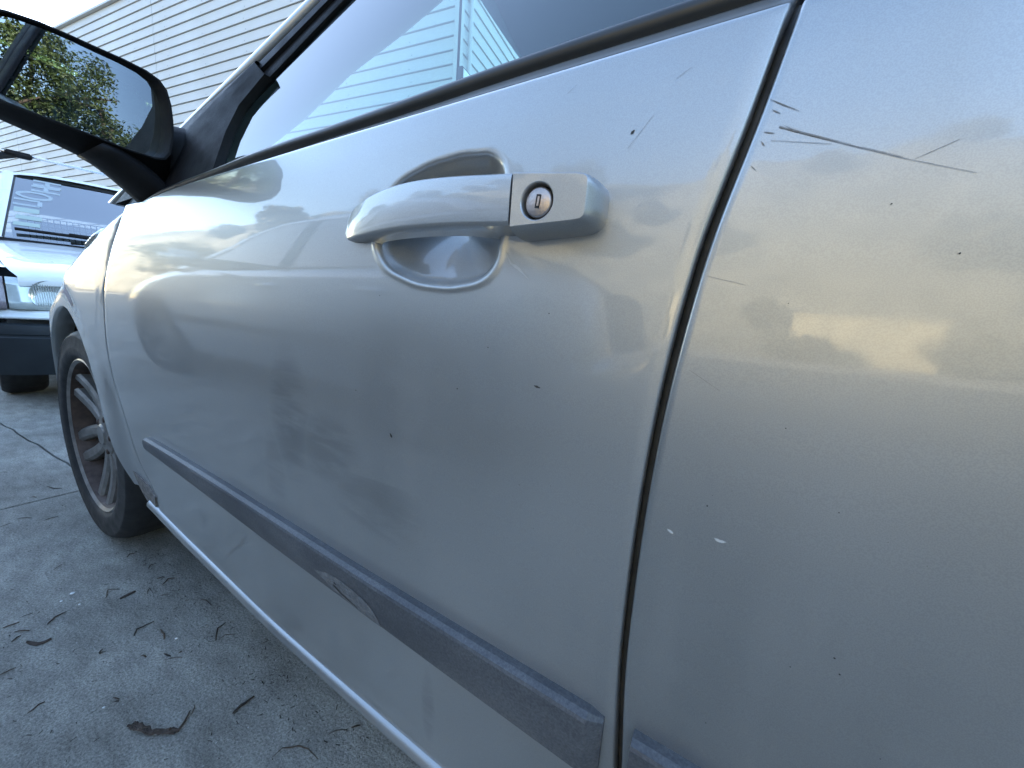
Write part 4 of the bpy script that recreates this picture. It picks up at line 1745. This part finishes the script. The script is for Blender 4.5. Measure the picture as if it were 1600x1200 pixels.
# ------------------------------------------------------------------ a grey car parked on the other side of the camera (shows in the doors)
def simple_car(loc, paint, label, name='parked_car', flip=False, hood_lo=.80, roof=1.44, length=4.3):
    c = empty(name, loc)
    tag(c, label, 'car')
    HWc = .86
    def P(x, y, z):
        return Vector((x, y, z))
    # x from 0 (nose) to length, y centred
    prof_top = [(0, .50), (.04, .62), (.18, .70), (.75, hood_lo+.06), (1.15, .93), (1.9, .94), (3.2, .96), (length-.25, .98), (length-.03, .85), (length, .55)]
    def half(x):
        return interp([(0, .60), (.15, .74), (.5, .82), (1.2, HWc), (3.2, HWc), (length-.3, .80), (length, .66)], x)
    for sg in (-1, 1):
        rows = []
        for i in range(65):
            x = lerp(0.0, length, i/64)
            hw = half(x)
            zt = interp(prof_top, x)
            row = []
            for q in range(11):
                z = lerp(zt, .24, q/10)
                ins = 0
                for hx in (.82, length-.85):
                    if hypot(x-hx, z-.31) < .35:
                        ins = .16
                b = interp([(.2, .05), (.35, .01), (.6, 0), (.8, .012), (.9, .03), (1.0, .06)], z/max(zt, .01)*.95)
                row.append(P(x, sg*(hw - b - ins), z))
            rows.append([P(x, sg*max(0, hw-.30), zt+.012)] + row)
        mb = MB()
        mb.quadgrid(rows)
        mb.build('body_side', paint, c, True)
        # side glass
        gl = [(1.25, .95), (1.70, 1.22), (2.05, 1.36), (2.9, 1.37), (3.45, 1.22), (3.72, .99)]
        mb = MB()
        mb.cap([P(x, sg*(HWc-.045-(z-.95)*.42), z) for x, z in gl])
        mb.build('side_window', M['dark_glass'], c)
        rl = [(1.02, .94), (1.22, 1.03), (1.62, 1.24), (2.0, 1.39), (2.45, roof), (3.0, roof-.015), (3.6, 1.26), (3.95, 1.0)]
        rl2 = [(1.25, .95), (1.38, 1.03), (1.70, 1.22), (2.05, 1.36), (2.45, 1.375), (2.9, 1.37), (3.45, 1.22), (3.72, .99)]
        rows = [[P(a[0], sg*(HWc-.06-(a[1]-.95)*.44), a[1]), P((a[0]+b[0])/2, sg*(HWc-.035-((a[1]+b[1])/2-.95)*.42), (a[1]+b[1])/2), P(b[0], sg*(HWc-.04-(b[1]-.95)*.42), b[1])] for a, b in zip(rl, rl2)]
        mb = MB()
        mb.quadgrid(rows)
        mb.build('roof_rail', paint, c, True)
        mb = MB()
        mb.box(P(2.42, sg*(HWc-.128), 1.165), (.09, .014, .44), Matrix.Rotation(radians(sg*22.8), 3, 'X'))
        mb.build('door_pillar', M['trim'], c)
        for x in (2.35, 3.28):
            mb = MB()
            mb.box(P(x, sg*(HWc+.006), .83), (.20, .035, .04), None, .012)
            mb.build('door_handle', paint, c, True)
        mb = MB()
        mb.box(P(1.48, sg*(HWc+.07), 1.02), (.10, .20, .13), None, .04)
        mb.build('wing_mirror', paint, c, True)
        mb = MB()
        mb.box(P(2.2, sg*(HWc+.004), .50), (2.0, .022, .06), None, .008)
        mb.build('side_moulding', M['moulding'], c)
        mb = MB()
        mb.box(P(.13, sg*.60, .64), (.16, .28, .13), Matrix.Rotation(radians(-sg*22), 3, 'Z'), .03)
        mb.build('headlight', M['lamp_lens'], c, True)
        for hx in (.82, length-.85):
            wheel(c, (hx, sg*(HWc-.02), .312), M['rim'], M['tyre'], R=.312, rr=.205, sgn=sg, simple=True)
    for nm, x0, z0, x1, z1, mt_ in (('windscreen', 1.05, .945, 2.0, 1.385, M['dark_glass']), ('rear_window', 3.95, 1.0, 3.1, 1.40, M['dark_glass'])):
        rows = []
        for i in range(7):
            t = i/6
            z = lerp(z0, z1, t)
            hw = HWc-.07-(z-.95)*.44
            rows.append([P(lerp(x0, x1, t) + (-.10 if nm == 'windscreen' else .06)*(1-s*s), s*hw, z+.012*(1-s*s)) for s in [lerp(-1, 1, j/10) for j in range(11)]])
        mb = MB()
        mb.quadgrid(rows)
        mb.build(nm, mt_, c, True)
    rows = []
    for x, z in ((1.95, 1.375), (2.2, 1.42), (2.6, roof), (3.0, roof-.012), (3.2, 1.38)):
        hw = HWc-.06-(z-.95)*.44
        rows.append([P(x - .06*(1-s*s), s*hw, z+.03*(1-s**4)) for s in [lerp(-1, 1, j/10) for j in range(11)]])
    mb = MB()
    mb.quadgrid(rows)
    mb.build('roof', paint, c, True)
    rows = []
    for i in range(21):
        x = lerp(0.0, 1.1, i/20)
        zt = interp(prof_top, x)
        hw = max(.05, half(x)-.29)
        rows.append([P(x-.06*(1-s*s), s*hw, zt+.012+.035*(1-s*s)) for s in [lerp(-1, 1, j/10) for j in range(11)]])
    mb = MB()
    mb.quadgrid(rows)
    mb.build('bonnet', paint, c, True)
    for nm, xx in (('front_bumper', 0), ('rear_bumper', length)):
        dsg = 1 if xx == 0 else -1
        rows = []
        for j in range(17):
            s = lerp(-1, 1, j/16)
            d = xx + dsg*(-.07*(1-s*s) + .06*abs(s)**5)
            rows.append([P(d+dsg*.10, s*.70, .58), P(d, s*.70, .55), P(d-dsg*.02, s*.70, .44), P(d, s*.70, .32), P(d+dsg*.10, s*.68, .22)])
        mb = MB()
        mb.quadgrid(rows)
        mb.build(nm, paint, c, True)
    mb = MB()
    mb.box(P(2.2, 0, .55), (3.6, 1.35, .6), None, .1)
    mb.build('cabin_floor', M['interior'], c)
    return c
oc = simple_car((-3.25, -1.86, 0), M['paint_other'], 'grey hatchback parked alongside, seen only mirrored in the silver door')

# ------------------------------------------------------------------ trees across the yard (mirrored in the doors) and hedge behind
def leaf_cloud(center, rad, n, size, rnd, clumps=44):
    """leaf quads gathered in clumps through an uneven crown"""
    v, f = [], []
    cs = []
    for _ in range(clumps):
        while True:
            p = Vector((rnd.uniform(-1, 1), rnd.uniform(-1, 1), rnd.uniform(-1, 1)))
            if p.length < 1:
                break
        p = Vector((p.x*rad[0], p.y*rad[1], p.z*rad[2]))
        cs.append((p, rnd.uniform(.22, .48)*min(rad)))
    for _ in range(n):
        c, r = rnd.choice(cs)
        while True:
            d = Vector((rnd.gauss(0, 1), rnd.gauss(0, 1), rnd.gauss(0, 1)))
            if d.length > .01:
                break
        p = Vector(center) + c + d.normalized()*r*(rnd.random()**.4)
        a = Vector((rnd.gauss(0, 1), rnd.gauss(0, 1), rnd.gauss(0, 1))).normalized()
        b = a.cross(Vector((rnd.gauss(0, 1), rnd.gauss(0, 1), rnd.gauss(0, 1)))).normalized()
        s = size*rnd.uniform(.6, 1.3)
        k = len(v)
        v += [p - a*s, p + b*s*.45, p + a*s, p - b*s*.45]
        f.append((k, k+1, k+2, k+3))
    return v, f
def tree(x, y, h, w, mat, label, group, seed, name='tree', n=2600, size=.20, low=.12):
    rnd = random.Random(seed)
    t = empty(name, (x, y, 0))
    tag(t, label, 'tree' if name == 'tree' else 'shrub', group)
    mb = MB()
    pts = [Vector((rnd.uniform(-.1, .1)*k, rnd.uniform(-.1, .1)*k, h*.75*k/5)) for k in range(6)]
    mb.tube(pts, [.05*h*(1-.13*k)*.55 for k in range(6)], 8)
    for k in range(6):
        a = rnd.uniform(0, 2*pi)
        p0 = pts[2 + k % 3]
        mb.tube([p0, p0 + Vector((cos(a)*w*.3, sin(a)*w*.3, h*.12)), p0 + Vector((cos(a)*w*.6, sin(a)*w*.6, h*.2))], [.012*h, .008*h, .003*h], 6)
    mb.build('trunk', M['trunk'], t, True)
    v, f = leaf_cloud((0, 0, h*(1+low)/2), (w, w, h*(1-low)/2*.9), n, size, rnd)
    obj('crown', v, f, mat, t, smooth=False)
    return t
def hill_z(x, y):
    """height of the grass hill across the yard"""
    e = .5*sin(x*.31) + .35*sin(x*.83+1) + .2*sin(x*1.7+y)
    return max(0, interp([(12.4, -.2), (13.2, .5), (15, 3.0), (17.5, 6.6), (21, 10.2), (27, 13.2), (80, 15)], -y) + e*sstep(13, 20, -y)*1.2)
rnd = random.Random(21)
k = 0
for q in range(34):
    k += 1
    x = lerp(-48, 30, q/33) + rnd.uniform(-.9, .9)
    y = -rnd.choice((14.2, 16, 18, 20, 22.5)) + rnd.uniform(-.7, .7)
    h = rnd.uniform(2.0, 4.4) if x < -8 else rnd.uniform(.9, 2.2)
    t = tree(x, y, h, h*rnd.uniform(.40, .55), M['leaf_gold'], 'olive sunlit tree on the hill across the yard, mirrored in the doors', 'sunlit trees across the yard', 100+k, low=.02)
    t.location.z = hill_z(x, y) - .15
for x, y, h in ((2.6, -11.9, 1.2), (3.2, -11.8, .9), (5.9, -11.9, 1.5)):  # unseen shrubs added to break up the mirrored bright patch
    k += 1
    tree(x, y, h, h*.5, M['leaf_gold'], 'small olive shrub added to break up the mirrored patch of the made-up wall', 'added shrubs by the made-up wall', 100+k, name='shrub', n=900, size=.07, low=0)
for y in [lerp(-13, 10, q/11) for q in range(12)]:
    k += 1
    tree(13.5 + rnd.uniform(-.6, .6), y, rnd.uniform(5.9, 6.5), 1.9, M['leaf_green'], 'dense green hedge shrub behind the cars, mirrored in the door mirror', 'hedge shrubs behind the cars', 300+k, name='hedge_shrub', n=14000, size=.07, low=0)
# dry grass hill
rows = []
for i in range(131):
    x = lerp(-75, 60, i/130)
    rows.append([Vector((x, y, hill_z(x, y) + (.004 if y > -12.5 else 0))) for y in (-12.3, -12.8, -13.2, -14, -15, -16, -17.5, -19, -21, -24, -27, -35, -80)])
mb = MB()
mb.quadgrid(rows)
tag(mb.build('grass_hill', M['grass_dry'], None, True), kind='structure')

# made-up low wall, added so a bright patch mirrors in the rear door
mb = MB()
mb.box((4.2, -12.4, .75), (2.9, .22, 1.5), None, .02)
mb.box((4.2, -12.4, 1.54), (3.0, .30, .07), None, .015)
o = mb.build('bright_patch_wall', plain('bright_patch_cream', (.62, .52, .30), .8, var=.25, vscale=2.5, bump=.4, bscale=20), None)
tag(o, 'made-up low cream wall added for the bright patch mirrored in the rear door', 'wall')
# ------------------------------------------------------------------ litter on the concrete
TWIGS = [[(0.094, -0.111), (0.079, -0.095)], [(0.167, 0.009), (0.157, 0.017), (0.160, 0.028)], [(0.267, 0.024), (0.256, 0.033), (0.256, 0.044)], [(0.330, 0.024), (0.339, 0.036)], [(0.369, 0.021), (0.355, 0.039), (0.362, 0.049)], [(0.382, -0.009), (0.373, -0.008), (0.359, 0.001), (0.388, -0.001)], [(0.409, 0.003), (0.419, 0.019)], [(0.476, 0.031), (0.478, 0.040)], [(0.328, -0.160), (0.312, -0.147), (0.310, -0.129)], [(0.259, -0.189), (0.259, -0.169)], [(0.270, -0.213), (0.274, -0.191)], [(0.304, -0.201), (0.323, -0.184)], [(0.336, -0.209), (0.327, -0.196)], [(0.429, -0.238), (0.428, -0.216)], [(0.571, -0.222), (0.565, -0.202)], [(0.509, -0.069), (0.494, -0.060), (0.493, -0.031)], [(0.531, -0.031), (0.554, -0.032), (0.569, -0.037)], [(0.513, -0.121), (0.507, -0.120), (0.501, -0.114)], [(0.512, -0.121), (0.513, -0.113)], [(0.582, -0.077), (0.593, -0.073)], [(0.629, -0.055), (0.650, -0.033)], [(0.611, -0.050), (0.629, -0.045)], [(0.632, -0.033), (0.635, -0.028)], [(0.650, -0.135), (0.663, -0.130)], [(0.661, -0.136), (0.667, -0.131)], [(0.322, -0.068), (0.290, -0.057), (0.308, -0.041)], [(0.496, 0.055), (0.513, 0.060), (0.539, 0.061)], [(0.659, 0.022), (0.628, 0.038), (0.622, 0.056)], [(0.660, 0.025), (0.660, 0.040), (0.674, 0.054)], [(0.744, 0.070), (0.748, 0.087)], [(0.853, -0.030), (0.852, -0.015), (0.852, 0.007)], [(0.981, -0.028), (0.982, -0.012), (0.998, 0.004), (1.017, 0.012), (1.044, 0.011)], [(1.024, 0.043), (1.031, 0.056), (1.045, 0.067)], [(1.048, 0.073), (1.057, 0.084)], [(0.798, -0.070), (0.783, -0.060)], [(-0.813, -0.091), (-0.803, -0.074)], [(-0.549, -0.018), (-0.504, -0.008), (-0.493, 0.008)], [(-0.475, -0.065), (-0.463, -0.055)], [(-0.315, -0.117), (-0.294, -0.091)], [(-0.245, -0.072), (-0.247, -0.044)], [(-0.285, -0.157), (-0.294, -0.128)]]
rr = random.Random(2)
def twig_mesh(pts, r0):
    P = []
    for i in range(len(pts)-1):
        for q in range(3):
            t = q/3
            P.append(Vector((lerp(pts[i][0], pts[i+1][0], t), lerp(pts[i][1], pts[i+1][1], t), .0015)))
    P.append(Vector((*pts[-1], .0015)))
    base = P[0].copy()
    n_ = len(P)
    for i, p in enumerate(P):
        p.z += .0022*sin(pi*i/(n_-1))*rr.random()
        p.x += rr.uniform(-.0006, .0006)
        p.y += rr.uniform(-.0006, .0006)
    return P, [r0*(.35+.9*sin(pi*clamp((i+.4)/n_))) for i in range(n_)]
SPECIAL = {30: ('thick_twig', 'thick flaking dark twig on the concrete beside the sill', 'twig', .0024), 31: ('bent_stem', 'long thin stem bent into an arch on the concrete near the sill', 'twig', .0010), 8: ('curved_twig', 'curved dark twig on the open concrete left of the leaf scraps', 'twig', .0016)}
def twig_label(pts):
    x = sum(p[0] for p in pts)/len(pts)
    y = sum(p[1] for p in pts)/len(pts)
    bent = 'bent' if len(pts) > 2 else 'straight'
    if x < -.2:
        w = 'on the concrete ahead of the front wheel'
    elif x < .48:
        w = 'on the concrete just behind the front wheel' if y > -.08 else 'on the open concrete left of the front wheel'
    elif x < .72:
        w = 'on the concrete between leaf scraps and bark strip' if y < -.06 else 'on the concrete under the front of the sill'
    else:
        w = 'on the concrete below the middle of the sill'
    return 'small %s dark twig scrap %s' % (bent, w)
for i, pts in enumerate(TWIGS):
    nm, lb, ct, r0 = SPECIAL.get(i, ('twig', twig_label(pts), 'twig', rr.choice((.0007, .0010, .0014))))
    P, rad = twig_mesh(pts, r0)
    mb = MB()
    mb.tube(P, rad, 6, True, .7)
    o = mb.build(nm, (M['twig'], M['twig_brown'], M['bark'])[i % 3], None, True)
    tag(o, lb, ct, None if i in SPECIAL else lb.replace('small ', '').replace('scrap', 'scraps'))
def scrap(name, pts, w, label):
    mb = MB()
    rows = []
    n_ = len(pts)
    for i, (x, y) in enumerate(pts):
        a, b = pts[max(0, i-1)], pts[min(n_-1, i+1)]
        dx, dy = b[0]-a[0], b[1]-a[1]
        L = hypot(dx, dy) or 1
        q = w*(.4+.9*sin(pi*(i+.5)/n_))*rr.uniform(.8, 1.2)
        rows.append([Vector((x-dy/L*q*s, y+dx/L*q*s, .002+.004*(1-abs(s))*rr.random())) for s in (-1, -.3, .4, 1)])
    rows2 = [[p - Vector((0, 0, .0015)) for p in r_] for r_ in rows]
    mb.quadgrid(rows)
    mb.quadgrid(rows2)
    return tag(mb.build(name, M['bark'], None, False), label, 'leaf')
scrap('leaf_scrap', [(.36, -.192), (.372, -.188), (.384, -.182), (.387, -.174), (.387, -.164)], .0036, 'shrivelled dark leaf scrap lying on the open concrete')
scrap('leaf_scrap', [(.349, -.051), (.347, -.040), (.346, -.031), (.345, -.022)], .004, 'flat grey leaf scrap on the concrete behind the front wheel')
# crumpled bark strip with a long tail
BARK = [(.736, -.133), (.756, -.128), (.782, -.119), (.80, -.103), (.812, -.094), (.803, -.082), (.789, -.069)]
bk = empty('bark_strip', (.78, -.11, 0))
tag(bk, 'crumpled dark bark strip with a curved tail on the concrete', 'bark')
mb = MB()
for q in range(7):
    P = []
    for i in range(10):
        t = i/9*.62
        f_ = t*6
        j = min(5, int(f_))
        x = lerp(BARK[j][0], BARK[j+1][0], f_-j) - .78 + rr.uniform(-.0045, .0045)
        y = lerp(BARK[j][1], BARK[j+1][1], f_-j) + .11 + rr.uniform(-.0045, .0045)
        P.append(Vector((x, y, .002 + .009*rr.random()*sin(pi*min(1, i/9+.05)))))
    mb.tube(P, [rr.uniform(.0010, .0032) for _ in P], 5, True, .6)
mb.build('shred', M['bark'], bk)
mb = MB()
mb.tube([Vector((x-.78, y+.11, .003)) for x, y in BARK[3:]], [.003, .0026, .0018, .001], 6)
mb.build('tail', M['bark'], bk, True)
for (x, y), s in zip([(.242, -.107), (.257, -.127), (.302, -.107), (.587, -.022), (.66, -.149)], (.0045, .0032, .0028, .003, .002)):
    mb = MB()
    bm = bmesh.new()
    bmesh.ops.create_icosphere(bm, subdivisions=1, radius=s)
    bm.verts.index_update()
    mb.v = [Vector((x+v.co.x*rr.uniform(.8, 1.3), y+v.co.y*rr.uniform(.8, 1.3), .001+abs(v.co.z)*.6)) for v in bm.verts]
    mb.f = [tuple(v.index for v in f.verts) for f in bm.faces]
    bm.free()
    tag(mb.build('pebble', M['pebble'], None), 'small white stone chip on the grey concrete', 'stone', 'white stone chips on the concrete')
# fine litter that cannot be counted
mb = MB()
rr = random.Random(77)
for _ in range(600):
    x, y = rr.uniform(-1.6, 1.1), rr.uniform(-.30, .10)
    if rr.random() < .3:
        x, y = rr.uniform(.0, 1.1), .04 + rr.gauss(0, .03)
    a = rr.uniform(0, pi)
    L = rr.uniform(.001, .0045)
    w = rr.uniform(.0003, .0008)
    c, s = cos(a), sin(a)
    mb.cap([Vector((x+c*L-s*w, y+s*L+c*w, .0012)), Vector((x-c*L-s*w, y-s*L+c*w, .0012)), Vector((x-c*L+s*w, y-s*L-c*w, .0012)), Vector((x+c*L+s*w, y+s*L-c*w, .0012))])
tag(mb.build('fine_litter', M['twig'], None, fix=False), 'fine dark debris scattered over the concrete', 'debris', kind='stuff')
